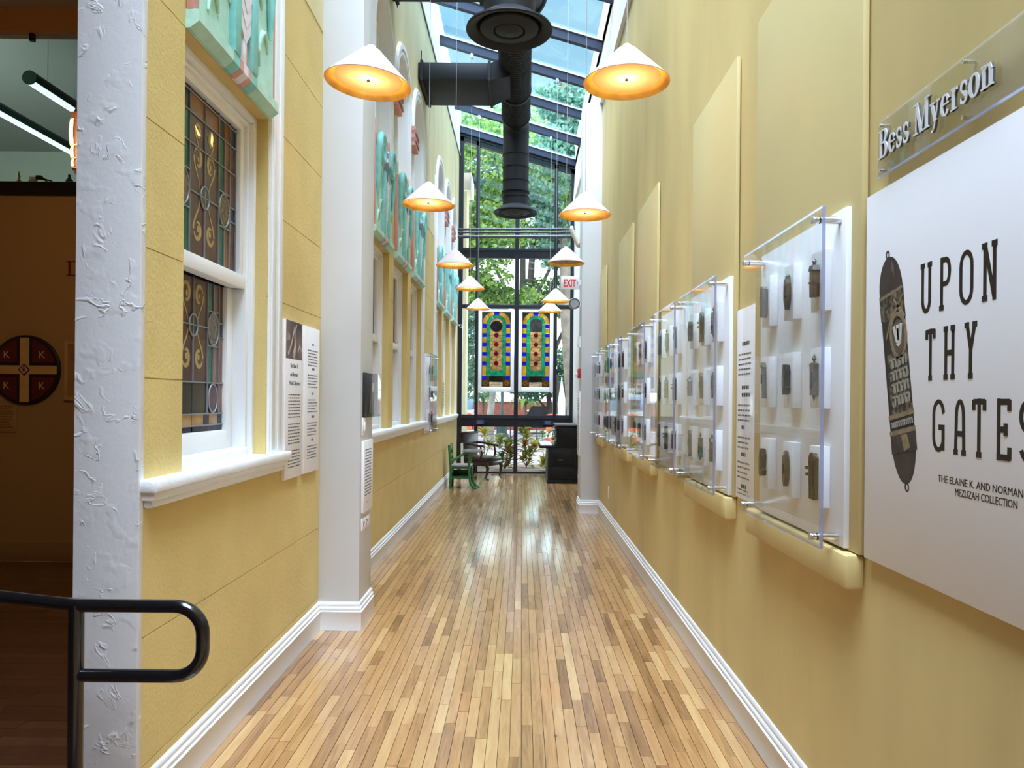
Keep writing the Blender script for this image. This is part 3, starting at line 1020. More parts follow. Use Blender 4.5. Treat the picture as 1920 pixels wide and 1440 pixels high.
def lamp_meshes():
    p = thing('pendant_lamp', 'x', 'lamp', (0, 0, 0), 'cone pendant lamps along the corridor')
    out_ = [(.030, .185), (.034, .187), (.05, .178), (RL + .002, .0), (RL, -.004)]
    MB().lathe(out_, n=48).build('shade', shade_m, p)
    MB().lathe([(.030, .180), (.048, .171), (RL - .004, .002), (RL, -.004)], n=48).build('shade_lining', lining_m, p)
    MB().lathe([(0, .022), (.180, .022), (.182, .025), (.180, .028), (0, .028)], n=48).build('diffuser', diff_m, p)
    MB().lathe([(0, .008), (.008, .010), (.010, .016), (.004, .024)], n=16).build('knob', brass, p)
    MB().lathe([(0, .205), (.02, .203), (.026, .195), (.026, .178), (0, .178)], n=20).build('cap', white, p)
    MB().lathe([(.012, .18), (.012, .13), (0, .125)], n=16).build('socket', white, p)
    return p
proto = lamp_meshes()
LAMPS = [  # x, y, rim z, tilt, lit, label
    (-.840, 4.01, 3.242, .083, 1, 'nearest tilted cone pendant lamp on the left, beside the white column'),
    (-.8385, 6.58, 3.261, .02, 1, 'second cone pendant lamp from the camera on the left side'),
    (-.834, 9.15, 3.19, .0, 1, 'third cone pendant lamp from the camera on the left side'),
    (-.825, 11.72, 3.286, .0, 1, 'fourth cone pendant lamp on the left, above and before the farthest one'),
    (-.853, 14.29, 3.284, .0, 1, 'farthest left cone pendant lamp, just above the left hung stained glass panel'),
    (.548, 4.01, 3.259, .0, 1, 'nearest cone pendant lamp on the right, glowing gold inside'),
    (.545, 6.58, 3.185, .0, 1, 'second cone pendant lamp from the camera on the right side'),
    (.5276, 9.15, 3.229, .0, 0, 'unlit white cone pendant lamp right above the exit sign'),
    (.521, 11.72, 3.10, .0, 1, 'fourth cone pendant lamp on the right, partly covering the last one'),
    (.5256, 14.29, 3.248, .0, 1, 'farthest right cone pendant lamp before the right hung stained glass panel')]
pend = [proto] + [copy_tree(proto) for _ in LAMPS[1:]]
for p, (x, y, z, tl, lit, lab) in zip(pend, LAMPS):
    p.location = (x, y, z); p.rotation_euler = (0, tl, 0)
    p['label'] = lab
    # cord straight up to the roof, canopy at a rafter or on the glass bar
    ztop = roof_z(x) - .02
    MB().tube([(0, 0, .2), (math.sin(-tl) * (ztop - z - .2), 0, (ztop - z) * math.cos(tl))], .0028, 6).build('cord', cord_m, p)
    zc = (ztop - z)
    MB().lathe([(.0, -.05), (.028, -.045), (.034, -.02), (.034, .03), (0, .03)], (math.sin(-tl) * (zc - .2), 0, zc), 20).build('ceiling_canopy', steel, p)
    if lit:
        ld = bpy.data.lights.new('bulb', 'POINT')
        ld.energy = LAMP_W
        ld.color = LAMP_COL
        ld.shadow_soft_size = .03
        lo = bpy.data.objects.new('bulb', ld); col.objects.link(lo)
        lo.parent = p; lo.location = (0, 0, .085)

# ---- air ducts
duct = thing('air_duct', 'black round spiral air duct under the skylight with two round downward vents', 'air duct', (-.124, 0, 0))
AX = 5.90; DR = .205
m = MB()
NS = 60
y0_, y1_ = 8.6, 11.35
prof = []
m.tube([(0, 8.55, AX), (0, 11.5, AX)], DR - .004, 32, cap=False)
for k in range(int((11.5 - 8.6) / .062)):
    yy = 8.6 + k * .062
    m.lathe([(DR - .004, -.009), (DR + .006, -.004), (DR + .006, .004), (DR - .004, .009)], (0, yy, AX), 32, axis='Y')
m.build('spiral_run', duct_m, duct)
EY = 11.7
pts = [(0, 11.45 + .255 * math.sin(a), AX - .255 + .255 * math.cos(a)) for a in [PI / 2 * k / 10 for k in range(11)]]
MB().tube([(0, 11.40, AX)] + pts, DR, 32, cap=False).build('elbow', duct_m, duct)
def drop(name, y, ztop, zbot):
    m = MB(); m.tube([(0, y, ztop), (0, y, zbot + .12)], DR - .002, 32, cap=False); m.build(name, duct_m, duct)
drop('drop_pipe', EY, AX - .25, 4.46)
drop('drop_pipe', 5.92, 5.75, 4.46)
for y in (10.47, 11.38):
    m = MB(); m.lathe([(DR, -.03), (DR + .02, -.025), (DR + .02, .025), (DR, .03)], (0, y, AX), 32, axis='Y'); m.build('collar', duct_m, duct)
for y, zs in ((EY, (5.38, 5.18, 4.97, 4.80, 4.72)), (5.92, (5.2, 4.92, 4.74))):
    for zz in zs:
        big = zz in (4.80,)
        m = MB(); m.lathe([(DR, -.012), (DR + (.018 if big else .007), -.01), (DR + (.018 if big else .007), .01), (DR, .012)], (0, y, zz), 32); m.build('collar', duct_m, duct)
for y in (EY, 5.92):
    z0 = 4.455
    vent = MB()
    vent.lathe([(DR, .13), (DR + .01, .12), (.34, .035), (.343, .02), (.335, .012), (.27, .035), (.255, .06), (.20, .12)], (0, y, z0), 48).build('vent_flange', duct_m, duct)
    MB().lathe([(.235, .045), (.23, .03), (.13, .012), (.12, .03), (.12, .05)], (0, y, z0), 48).build('vent_cone', duct_m, duct)
    MB().lathe([(.115, .035), (.11, .018), (.05, .004), (0, 0)], (0, y, z0), 40).build('vent_cone', duct_m, duct)
    MB().lathe([(DR - .01, .16), (0, .16)], (0, y, z0), 32).build('vent_throat', M('vent_dark', (.004, .004, .006), .8), duct)
# large trunk towards the camera, ending in a flange, with a reducer
BR = .345; BZ = 5.97
m = MB(); m.tube([(0, 5.3, BZ), (0, 8.05, BZ)], BR, 40); m.build('trunk', duct_m, duct)
m = MB(); m.lathe([(BR, -.02), (BR + .028, -.02), (BR + .028, .02), (BR, .02)], (0, 8.05, BZ), 40, axis='Y'); m.build('collar', duct_m, duct)
m = MB(); m.tube([(0, 8.05, BZ), (0, 8.15, BZ), (0, 8.6, AX)], [BR, BR - .01, DR], 40, cap=False); m.build('reducer', duct_m, duct)
for k in range(6):
    yy = 5.4 + k * .42
    m = MB(); m.lathe([(BR, -.006), (BR + .006, 0), (BR, .006)], (0, yy, BZ), 40, axis='Y'); m.build('seam', duct_m, duct)
for y in (10.47, 11.38, 9.0, 8.05, 5.4):
    for s in (-1, 1):
        rr = (BR if y < 8.5 else DR) + .012
        MB().tube([(s * rr, y, (BZ if y < 8.5 else AX)), (s * rr, y, roof_z(-.124 + s * rr) + .02)], .004, 6).build('hanger_rod', duct_m, duct)
# rectangular branches into the left wall
for nm, ya, yb, za, zb, lab in (('branch_duct', 9.45, 10.3, 5.60, 5.815, 'flat rectangular black duct from the round duct to the left wall'),
                                ('branch_duct', 6.75, 7.62, 5.60, 5.82, 'flat black duct at the top edge of the picture, above the nearest left lamp')):
    t = share(nm, None, duct, (.124, 0, 0))
    cx = -.124
    m = MB(); m.box(WL + .002, cx - .30, ya, yb, za, zb, bev=.006); m.build('casing', duct_m, t)
    m = MB()
    k = [(cx - .30, ya, za), (cx - .30, yb, za), (cx - .30, yb, zb), (cx - .30, ya, zb)]
    k2 = [(cx - .06, ya + .06, za + .07), (cx - .06, yb - .12, za + .07), (cx - .06, yb - .12, zb + .14), (cx - .06, ya + .06, zb + .14)]
    m.add(k + k2, [(0, 1, 5, 4), (1, 2, 6, 5), (2, 3, 7, 6), (3, 0, 4, 7)])
    m.build('boot', duct_m, t)
    for xx in (WL + .03, cx - .34):
        m = MB()
        V = [(xx, ya - .02, za - .02), (xx, yb + .02, za - .02), (xx, yb + .02, zb + .02), (xx, ya - .02, zb + .02)]
        m.prism([(ya - .02, za - .02), (yb + .02, za - .02), (yb + .02, zb + .02), (ya - .02, zb + .02)], xx, xx + .035, 'YZ')
        m.build('flange', duct_m, t)
    for yy in (ya - .01, yb + .01):
        MB().tube([(WL + .045, yy, za - .05), (WL + .045, yy, zb + .14)], .006, 6).build('hanger_rod', duct_m, t)

# ---- pipes across the far wall
pp = thing('sprinkler_pipe', 'three dark horizontal pipes crossing in front of the far window', 'pipe', (0, 0, 0))
for z, r in ((5.075, .022), (5.01, .022), (4.92, .036)):
    MB().tube([(WL - .01, 15.42, z - .012), (WR + .01, 15.42, z + .018)], r, 12).build('pipe', M('pipe_paint', (.05, .05, .06), .4), pp)

# ---- display cases with mezuzahs
def mezuzah_protos():
    """seven small cases of different outline; local: y along the wall, z up, front towards -x"""
    ms = [M('aged_bronze', (.115, .088, .058), .38, metal=.6, noise=.35, nscale=90), M('pewter', (.17, .165, .155), .35, metal=.7, noise=.3, nscale=90),
          M('black_patina', (.018, .017, .018), .4, metal=.3, noise=.4, nscale=80), M('copper_brown', (.15, .085, .05), .4, metal=.6, noise=.3, nscale=90)]
    P = []
    def start(n): return thing('mezuzah', 'x', 'mezuzah')
    # 0 round-ended capsule with a side block
    t = start(0)
    MB().prism(arc(0, .045, .017, .017, 0, 180) + arc(0, -.05, .017, .017, 180, 360), -.022, 0, smooth=True).build('body', ms[1], t)
    MB().box(-.02, -.002, .014, .032, -.012, .030, bev=.002).build('shield', ms[1], t)
    MB().lathe([(0, .004), (.005, .003), (.006, 0)], (-.024, 0, .03), 12, axis='X').build('boss', ms[0], t)
    P.append(t)
    # 1 spindle with crown
    t = start(1)
    MB().prism([(-.015, .03), (-.017, .0), (-.015, -.035), (0, -.066), (.015, -.035), (.017, 0), (.015, .03), (.009, .05), (-.009, .05)], -.018, 0).build('body', ms[0], t)
    MB().prism([(-.01, .05), (-.012, .062), (-.005, .057), (0, .068), (.005, .057), (.012, .062), (.01, .05)], -.014, -.002).build('crown', ms[1], t)
    MB().box(-.021, -.017, -.008, .008, -.02, .02, bev=.001).build('window', ms[2], t)
    P.append(t)
    # 2 house with turret
    t = start(2)
    MB().box(-.022, 0, -.017, .017, -.055, .035, bev=.0015).build('body', ms[3], t)
    MB().prism([(-.021, .035), (.021, .035), (.013, .052), (-.013, .052)], -.024, 0).build('roof', ms[1], t)
    MB().lathe([(.006, 0), (.006, .012), (.008, .014), (0, .026)], (-.011, 0, .052), 12).build('turret', ms[1], t)
    MB().box(-.026, -.021, -.019, .019, -.008, -.003).build('band', ms[0], t)
    P.append(t)
    # 3 slim leaning bar with cap
    t = start(3)
    MB().prism([(.012, .06), (-.004, .06), (-.014, -.07), (.004, -.07)], -.016, 0).build('body', ms[1], t)
    MB().prism([(.016, .058), (-.008, .058), (.002, .078), (.008, .078)], -.018, 0).build('cap', ms[0], t)
    MB().box(-.019, -.016, -.006, .008, -.01, .03, bev=.001).build('window', ms[2], t)
    P.append(t)
    # 4 carved block with broken edge
    t = start(4)
    MB().prism([(-.016, -.05), (-.018, -.03), (-.013, -.024), (-.018, .03), (-.008, .056), (0, .045), (.010, .058), (.018, .03), (.016, -.02), (.018, -.045), (.008, -.056)], -.02, 0).build('body', ms[2], t)
    MB().prism([(-.008, .02), (.008, .02), (.006, -.03), (-.006, -.03)], -.025, -.019).build('relief', ms[1], t)
    P.append(t)
    # 5 tall finialled plaque
    t = start(5)
    MB().prism([(-.016, -.06), (.016, -.06), (.017, .035), (.022, .045), (.008, .05), (-.008, .05), (-.02, .045), (-.016, .035)], -.018, 0).build('body', ms[1], t)
    MB().lathe([(.005, 0), (.003, .006), (.008, .014), (.003, .024), (0, .034)], (-.009, 0, .05), 12).build('finial', ms[0], t)
    MB().lathe([(.006, 0), (.003, -.012), (0, -.024)], (-.009, 0, -.06), 12).build('drop', ms[0], t)
    MB().box(-.021, -.017, -.009, .009, -.04, .02, bev=.001).build('window', ms[3], t)
    P.append(t)
    # 6 openwork arched frame
    t = start(6)
    MB().prism([(-.018, -.08), (.018, -.08), (.024, .055)] + arc(0, .055, .024, .022, 0, 180)[1:-1] + [(-.024, .055)], -.012, 0).build('body', ms[0], t)
    MB().tube([(-.014, y_, z_) for y_, z_ in [(-.018, -.08), (.018, -.08), (.024, .055)] + arc(0, .055, .024, .022, 0, 180, 8)[1:-1] + [(-.024, .055)]], .003, 6, closed=True).build('rim', ms[3], t)
    MB().prism([(-.012, .05), (.012, .05), (.006, -.04), (-.006, -.04)], -.017, -.011).build('figure', ms[2], t)
    MB().box(-.024, -.002, .022, .038, .02, .03).box(-.024, -.002, .022, .034, -.002, .008).build('lug', ms[0], t)
    P.append(t)
    return P
MEZ = mezuzah_protos()
used_mez = set()
MEZ_LAB = ['round-ended grey mezuzah', 'dark spindle mezuzah', 'house-shaped brown mezuzah', 'slim slanted mezuzah', 'notched black mezuzah', 'finialled grey mezuzah', 'arched bronze mezuzah']
block_me = None
white_case = M('case_white', (.80, .79, .775), .4)
CASES = [(2.40, 'nearest', 0), (3.74, 'second', 0), (4.73, 'third', 1), (5.90, 'fourth', 0), (7.24, 'fifth', 0), (8.23, 'sixth', 1), (9.44, 'farthest', 0)]
LAYOUT = [(2, 0, 0), (1, 0, 1), (0, 0, 2)]
def display_case(Y0, label, side=1, length=.85, deep=False, z0=1.082, z1=2.182):
    """white board with nine blocks, steel standoffs and a clear cover. side=1 right wall, -1 left wall"""
    t = thing('display_case', label, 'display case', (0, 0, 0), 'clear covered display cases' )
    def X(x): return x if side == 1 else -1.35 - (x - 1.058)
    back = 1.079 if deep else 1.057
    if side == -1: back = 1.057
    def bx(mb, a, b, *r, **k): mb.box(X(a), X(b), *r, **k); return mb
    Y1 = Y0 + length
    bx(MB(), 1.038, back, Y0, Y1, z0, z1, bev=.002).build('backboard', white_case, t)
    bx(MB(), .960, .970, Y0 - .003, Y1, z0, z1).build('clear_cover', acrylic, t)
    bx(MB(), .9597, .9703, Y0 - .0052, Y0 - .0032, z0, z1).build('cover_edge', acrylic_edge, t)
    bx(MB(), .9597, .9703, Y0, Y1, z0 - .002, z0 - .0005).build('cover_edge', acrylic_edge, t)
    bx(MB(), .9597, .9703, Y0, Y1, z1 + .0005, z1 + .002).build('cover_edge', acrylic_edge, t)
    for yy in (Y0 + .045, Y1 - .045):
        for zz in (z0 + .03, z1 - .035):
            m = MB()
            a = X(1.0375); s = -1 if side == 1 else 1
            m.lathe([(0, 0), (.0125, 0), (.0125, .066 * 1)], (a, yy, zz), 16, axis='X') if s == 1 else m.lathe([(0, 0), (.0125, 0), (.0125, -.066)], (a, yy, zz), 16, axis='X')
            m.lathe([(.0085, .067 * s), (.0125, .079 * s), (.0125, .082 * s), (.010, .0825 * s), (.010, .086 * s), (.0125, .0865 * s), (.0125, .092 * s), (0, .093 * s)], (a, yy, zz), 16, axis='X')
            m.build('standoff', steel, t)
    return t
BZS = [(1.861, 2.067), (1.53, 1.74), (1.196, 1.407)]
BYS = [.105, .37, .635]
mi = 0
ROWN = ['top', 'middle', 'bottom']; COLN = ['near', 'middle', 'far']
first_block = None
for ci, (Y0, ordn, deep) in enumerate(CASES):
    t = display_case(Y0, '%s clear acrylic display case along the right wall, white board inside%s' % (ordn, ', beside the poster' if ci == 0 else ''), 1, .85 if ci < 6 else .78, bool(deep))
    for ri, (za, zb) in enumerate(BZS):
        for cj, dy in enumerate(BYS):
            if first_block is None:
                first_block = MB().box(-.033, 0, 0, .095, 0, .206, bev=.0015).build('mount_block', white_case, t, loc=(1.0375, Y0 + dy, za))
            else:
                share('mount_block', first_block.data, t, (1.0375, Y0 + dy, za))
            k = {(0, 0): 2, (0, 1): 1, (0, 2): 0, (1, 0): 5, (1, 1): 4, (1, 2): 3, (2, 0): 6, (2, 1): 1, (2, 2): 4}[(ri, cj)] if ci == 0 else (ci * 5 + ri * 3 + cj * 2 + ri * cj) % 7
            if ci == 1: k = [[5, 6, 4], [1, 3, 2], [2, 5, 3]][ri][cj]
            p = MEZ[k] if k not in used_mez else copy_tree(MEZ[k])
            used_mez.add(k)
            p.location = (1.0035, Y0 + dy + .048 - .012, (za + zb) / 2)
            sc_ = 1.0 if ci == 0 else .9 + .25 * random.Random(ci * 9 + ri * 3 + cj).random()
            p.scale = (1, sc_, sc_)
            p['label'] = '%s in %s row, %s column, %s case on right wall' % (MEZ_LAB[k], ROWN[ri], COLN[cj], ordn)
            p['group'] = 'mezuzahs in the right wall cases'
# captions on the near case
# the case on the left wall
t = display_case(10.25, 'clear acrylic display case on the left wall between the two window groups', -1, .82)
for ri, (za, zb) in enumerate(BZS):
    for cj, dy in enumerate(BYS[:2]):
        share('mount_block', first_block.data, t, (-1.3295 + .033, 10.25 + dy + .05, za))
        k = (ri * 2 + cj + 1) % 7
        p = copy_tree(MEZ[k]); p.location = (-1.2955, 10.25 + dy + .1, (za + zb) / 2); p.rotation_euler = (0, 0, PI)
        p.scale = (1, 1, 1)
        p['label'] = '%s in %s row, %s column, case on left wall' % (MEZ_LAB[k], ROWN[ri], COLN[cj])
        p['group'] = 'mezuzahs in the left wall case'

# ---- printed boards
def text_lines(mb, rotm, org, width, y0, y1, pitch, th, rag=.25, seed=1):
    """rows of small word dashes; org is the text origin, widths along the reading direction"""
    r = random.Random(seed)
    y = y0
    while y > y1:
        x = 0; full = width * (1 - rag * r.random() * (r.random() < .6))
        while x < full - .004:
            wv = min(r.uniform(.012, .04), full - x)
            pts = [rotm @ Vector(p) + Vector(org) for p in ((x, y, .0004), (x + wv, y, .0004), (x + wv, y + th, .0004), (x, y + th, .0004))]
            mb.add(pts, [(0, 1, 2, 3)])
            x += wv + .006
        y -= pitch
def board(label, org_y0, org_y1, z0, z1, side, x0, x1, name='text_board'):
    t = thing(name, label, 'sign', (0, 0, 0))
    MB().box(x0, x1, org_y0, org_y1, z0, z1, bev=.0008).build('board', paper, t)
    return t
# text board between the first two cases (right wall)
t = board('narrow white text board between the two nearest right wall cases', 3.398, 3.69, 1.085, 2.0, 1, 1.062, 1.079)
m = MB(); mh = MB()
org = (1.0618, 3.66, 1.085)
for s_, (a, b) in enumerate(((.70, .58), (.455, .36), (.30, .225), (.18, .085))):
    text_lines(m, ROT_R, org, .2, a - .01, b, .024, .008, seed=s_)
for zz, wv in ((.735, .12), (.525, .11), (.49, .13), (.335, .05), (.205, .07), (.052, .08)):
    text_lines(mh, ROT_R, (1.0618, 3.60, 1.085), wv, zz, zz - .005, .02, .018, 0, 3)
text_lines(m, ROT_R, org, .19, .04, .0, .02, .006, seed=9)
m.build('printed_text', ink_grey, t, kind='stuff'); mh.build('printed_heading', ink, t, kind='stuff')

# two text boards on the left wall
t = board('tall text board with a brownish photograph at its top, by the nearest left window', 4.19, 4.51, 1.085, 1.995, -1, -1.349, -1.328)
fx = -1.3278
ph = MB().box(-1.3285, fx, 4.20, 4.509, 1.775, 1.994)
ph.build('photograph', M('sepia_print', (.12, .075, .065), .45, noise=.9, nscale=7), t)
m = MB()
m.ribbon([(4.24, 1.80), (4.30, 1.86), (4.36, 1.97)], [.02, .015, .01], fx, fx + .0006)
m.ribbon([(4.34, 1.78), (4.37, 1.85), (4.36, 1.93), (4.40, 1.98)], [.05, .03, .02, .012], fx, fx + .0006)
m.ribbon([(4.42, 1.82), (4.46, 1.86), (4.50, 1.83)], [.012, .018, .01], fx, fx + .0006)
m.ribbon([(4.22, 1.90), (4.27, 1.90)], [.05, .03], fx, fx + .0006)
m.build('photo_figures', M('sepia_light', (.45, .36, .32), .5, noise=.4, nscale=20), t)
for i_, (s_, zz) in enumerate((('The Elaine K.', 1.725), ('and Norman', 1.675), ('Winik Collection', 1.625))):
    put_text(s_, .026, (fx + .0003, 4.28 if i_ < 2 else 4.26, zz), ROT_L, ink_grey, 'heading', t, width=(.15, .14, .20)[i_], depth=.0006)
m = MB()
text_lines(m, ROT_L, (fx, 4.25, 1.085), .23, .48, .335, .0185, .0065, .1, 2)
text_lines(m, ROT_L, (fx, 4.25, 1.085), .23, .31, .185, .0185, .0065, .1, 3)
text_lines(m, ROT_L, (fx, 4.25, 1.085), .23, .155, .055, .0185, .0065, .1, 4)
m.build('printed_text', ink_grey, t, kind='stuff')
t = board('plain white text board right of the one with a photograph', 4.565, 4.895, 1.085, 1.995, -1, -1.349, -1.328)
m = MB()
for k, (a, b) in enumerate(((.77, .665), (.615, .525), (.46, .37), (.315, .22), (.17, .08))):
    text_lines(m, ROT_L, (fx, 4.63, 1.085), .22, a - .01, b, .0185, .0065, .2, 20 + k)
    text_lines(m, ROT_L, (fx, 4.72, 1.085), .04 + .03 * (k % 2), a + .025, a + .02, .02, .014, 0, 30 + k)
m.build('printed_text', ink_grey, t, kind='stuff')
# board on the side of the left column, facing the corridor
t = board('white text board on the side of the left column below the light switch', 5.035, 5.34, .775, 1.262, -1, -1.0775, -1.060)
m = MB()
text_lines(m, ROT_L, (-1.0598, 5.075, .775), .21, .42, .10, .0205, .0075, .05, 41)
text_lines(m, ROT_L, (-1.0598, 5.12, .775), .07, .06, .05, .02, .006, .05, 42)
m.build('printed_text', ink_grey, t, kind='stuff')
t = board('small white sign plate with access symbols low on the left column', 5.04, 5.28, .655, .735, -1, -1.0775, -1.070, 'symbol_plate')
m = MB()
for k in range(2): m.tube([(-1.0695, 5.10 + .09 * k + .018 * math.cos(q * PI / 8), .695 + .018 * math.sin(q * PI / 8)) for q in range(14)], .0025, 6)
m.build('symbol', ink_grey, t)
# switch plate
t = thing('switch_plate', 'white light switch plate on the left column under the black case', 'switch', (0, 0, 0))
MB().box(-1.0775, -1.068, 5.04, 5.12, 1.30, 1.42, bev=.002).build('plate', white, t)
MB().box(-1.068, -1.060, 5.062, 5.098, 1.33, 1.39, bev=.002).build('rocker', white, t)
# black backed case on the column
t = thing('wall_case', 'small black backed case with a clear cover on the left column', 'display case', (0, 0, 0))
MB().box(-1.0775, -1.062, 5.055, 5.37, 1.42, 1.728, bev=.006).build('backboard', M('black_velvet', (.012, .012, .016), .6), t)
mm = MB(); mm.box(-1.062, -1.012, 5.06, 5.065, 1.425, 1.722); mm.box(-1.016, -1.012, 5.065, 5.36, 1.425, 1.722); mm.box(-1.062, -1.012, 5.36, 5.365, 1.425, 1.722)
mm.build('clear_cover', acrylic, t)
MB().tube([(-1.05, 5.18 + .006 * k, 1.45 + .025 * k) for k in range(10)], [.012 - .0008 * k for k in range(10)], 10).build('carved_rod', M('dark_wood_rod', (.07, .045, .025), .4), t)
MB().box(-1.06, -1.054, 5.28, 5.33, 1.60, 1.66).build('caption_card', paper, t)
for yy in (5.075, 5.35):
    for zz in (1.44, 1.70): MB().lathe([(0, .004), (.005, .003), (.005, 0)], (-1.062, yy, zz), 10, axis='X').build('screw', steel, t)

# ---- title poster on the right wall
t = thing('poster', 'large white title poster reading UPON THY GATES on the right wall', 'poster', (0, 0, 0))
PX = 1.058
MB().box(PX, 1.079, .85, 2.30, 1.076, 2.182, bev=.001).build('board', paper, t)
def slab(glyph):
    w_ = .11; s_ = .2
    G = {
        'U': [[(.14, 1), (.14, .25)] , [(.14, .28)] + arc(.40, .27, .26, .215, 180, 360, 10), [(.66, .25), (.66, 1)], ('s', .14, .95), ('s', .66, .95)],
        'P': [[(.16, 0), (.16, 1)], [(.16, .945), (.45, .945)] + arc(.45, .72, .23, .225, 90, -90, 10) + [(.16, .495)], ('s', .16, .05)],
        'O': [arc(.42, .70, .27, .245, 0, 180, 10) + arc(.42, .30, .27, .245, 180, 360, 10) + [(.69, .70)]],
        'N': [[(.14, 0), (.14, 1)], [(.14, .97), (.68, .03)], [(.68, 0), (.68, 1)], ('s', .14, .05), ('s', .12, .95), ('s', .68, .95)],
        'T': [[(.06, .945), (.76, .945)], [(.41, 0), (.41, 1)], [(.08, .98), (.08, .80)], [(.74, .98), (.74, .80)], ('s', .41, .05)],
        'H': [[(.15, 0), (.15, 1)], [(.67, 0), (.67, 1)], [(.15, .5), (.67, .5)], ('s', .15, .05), ('s', .67, .05), ('s', .15, .95), ('s', .67, .95)],
        'Y': [[(.12, 1), (.40, .5)], [(.68, 1), (.40, .5)], [(.40, .52), (.40, 0)], ('s', .13, .95), ('s', .67, .95), ('s', .40, .05)],
        'G': [[(.68, .74)] + arc(.42, .70, .26, .245, 10, 180, 10) + arc(.42, .30, .26, .245, 180, 350, 10) + [(.67, .45)], [(.42, .47), (.74, .47)], [(.67, .47), (.67, .05)]],
        'A': [[(.12, 0), (.16, .62)] + arc(.41, .70, .25, .245, 190, 0, 10)[0:0] + [(.16, .65)] + arc(.41, .68, .25, .265, 180, 0, 10) + [(.70, 0)], [(.16, .38), (.66, .38)], ('s', .13, .05), ('s', .69, .05)],
        'E': [[(.16, 0), (.16, 1)], [(.08, .945), (.68, .945)], [(.16, .5), (.52, .5)], [(.08, .055), (.70, .055)], [(.66, .98), (.66, .80)], [(.68, .02), (.68, .22)], [(.5, .6), (.5, .4)]],
        'S': [arc(.41, .72, .25, .225, 20, 270, 12) + arc(.41, .275, .25, .225, 90, -160, 12)],
    }[glyph]
    return G, w_, s_
def slab_word(word, spans, z0, h, parent):
    for ch, (ya, yb) in zip(word, spans):
        G, w_, s_ = slab(ch)
        xs = []
        for st in G:
            xs += [st[1] - .13, st[1] + .13] if st[0] == 's' else [p_[0] for p_ in st]
        xa, xb = min(xs), max(xs)
        kx = (ya - yb - .011) / (xb - xa)
        m = MB()
        for si, st in enumerate(G):
            if st[0] == 's':
                pts = [(st[1] - .15, st[2]), (st[1] + .15, st[2])]; ww = .10 * h
            else:
                pts = st; ww = .0125
            if len(pts) == 2 and abs(pts[0][1] - pts[1][1]) < .01: ww = .10 * h
            m.ribbon([(ya - .0055 - (x_ - xa) * kx, z0 + z_ * h) for x_, z_ in pts], ww, PX - .0005 - .0002 * si, PX, 'YZ')
        m.build('letter', ink, parent)
slab_word('UPON', ((1.988, 1.926), (1.899, 1.845), (1.808, 1.753), (1.724, 1.660)), 1.785, .134, t)
slab_word('THY', ((1.958, 1.910), (1.877, 1.820), (1.789, 1.732)), 1.61, .134, t)
slab_word('GATES', ((1.921, 1.861), (1.831, 1.772), (1.753, 1.699), (1.666, 1.610), (1.586, 1.53)), 1.426, .137, t)
put_text('THE ELAINE K. AND NORMAN WINIK', .0185, (PX, 1.893, 1.353), ROT_R, ink, 'subtitle', t, width=.40, depth=.0008)
put_text('MEZUZAH COLLECTION', .0185, (PX, 1.818, 1.327), ROT_R, ink, 'subtitle', t, width=.228, depth=.0008)
# printed picture of a bronze mezuzah
def print_metal():
    m = M('printed_bronze', (.09, .06, .04), .55)
    N, L = nodes_of(m); b = N['Principled BSDF']
    t_ = N.new('ShaderNodeTexCoord'); n = N.new('ShaderNodeTexNoise'); n.inputs['Scale'].default_value = 55; n.inputs['Detail'].default_value = 4
    r = N.new('ShaderNodeValToRGB')
    r.color_ramp.elements[0].position = .42; r.color_ramp.elements[0].color = (.008, .006, .005, 1)
    r.color_ramp.elements[1].position = .66; r.color_ramp.elements[1].color = (.22, .16, .085, 1)
    L.new(t_.outputs['Object'], n.inputs['Vector']); L.new(n.outputs['Fac'], r.inputs['Fac']); L.new(r.outputs['Color'], b.inputs['Base Color'])
    return m
pm = print_metal(); pdark = M('print_dark', (.018, .013, .010), .6); pgold = M('print_gold', (.22, .16, .085), .6, noise=.3, nscale=60); pbrown = M('print_brown', (.042, .025, .018), .6, noise=.35, nscale=18); pwhite = M('print_pale', (.62, .6, .55), .6)
A0 = Vector((2.163, 1.972)); A1 = Vector((2.047, 1.328))
ax = (A1 - A0); Ln = ax.length; ax.normalize(); nx = Vector((ax.y, -ax.x))   # nx points to larger y (left in view) or smaller
if nx.x > 0: nx = -nx                                          # nx : to the right in the picture
HW = .066
def pk(u, v): q = A0 + ax * (v * Ln) + nx * (u * HW); return (q.x, q.y)
def prt(name, mat, poly, lay): MB().prism([pk(u, v) for u, v in poly], PX - .0004 - .0003 * lay, PX, 'YZ').build(name, mat, t)
cap_t = [(math.cos(a), .155 - .155 * math.sin(a)) for a in [PI * k / 16 for k in range(17)]]
cap_b = [(math.cos(a), .80 + .20 * math.sin(a)) for a in [PI * k / 16 for k in range(17)]]
prt('picture_body', pdark, [(1, .13), (1, .82), (-1, .82), (-1, .13)], 0)
prt('picture_cap', pbrown, cap_t + [(-1, .155), (1, .155)], 1)
prt('picture_foot', pbrown, cap_b, 1)
prt('picture_band', pm, [(1.04, .155), (1.04, .30), (-1.04, .27), (-1.04, .155)], 2)
prt('picture_band', pm, [(.95, .43), (.95, .70), (-.75, .70), (-.75, .43)], 2)
for va, vb in ((.695, .715), (.765, .785)):
    prt('picture_ring', pgold, [(1.06, va), (1.06, vb), (-1.04, vb), (-1.04, va)], 3)
prt('picture_ring', pgold, [(1.0, .16), (1.0, .172), (-1.0, .172), (-1.0, .16)], 3)
prt('picture_cuff', pbrown, [(1.05, .785), (1.05, .865), (-1.0, .865), (-1.0, .785)], 3)
prt('picture_facet', pgold, [(.35, .79), (.55, .85), (.05, .86), (-.1, .79)], 4)
mm = MB()
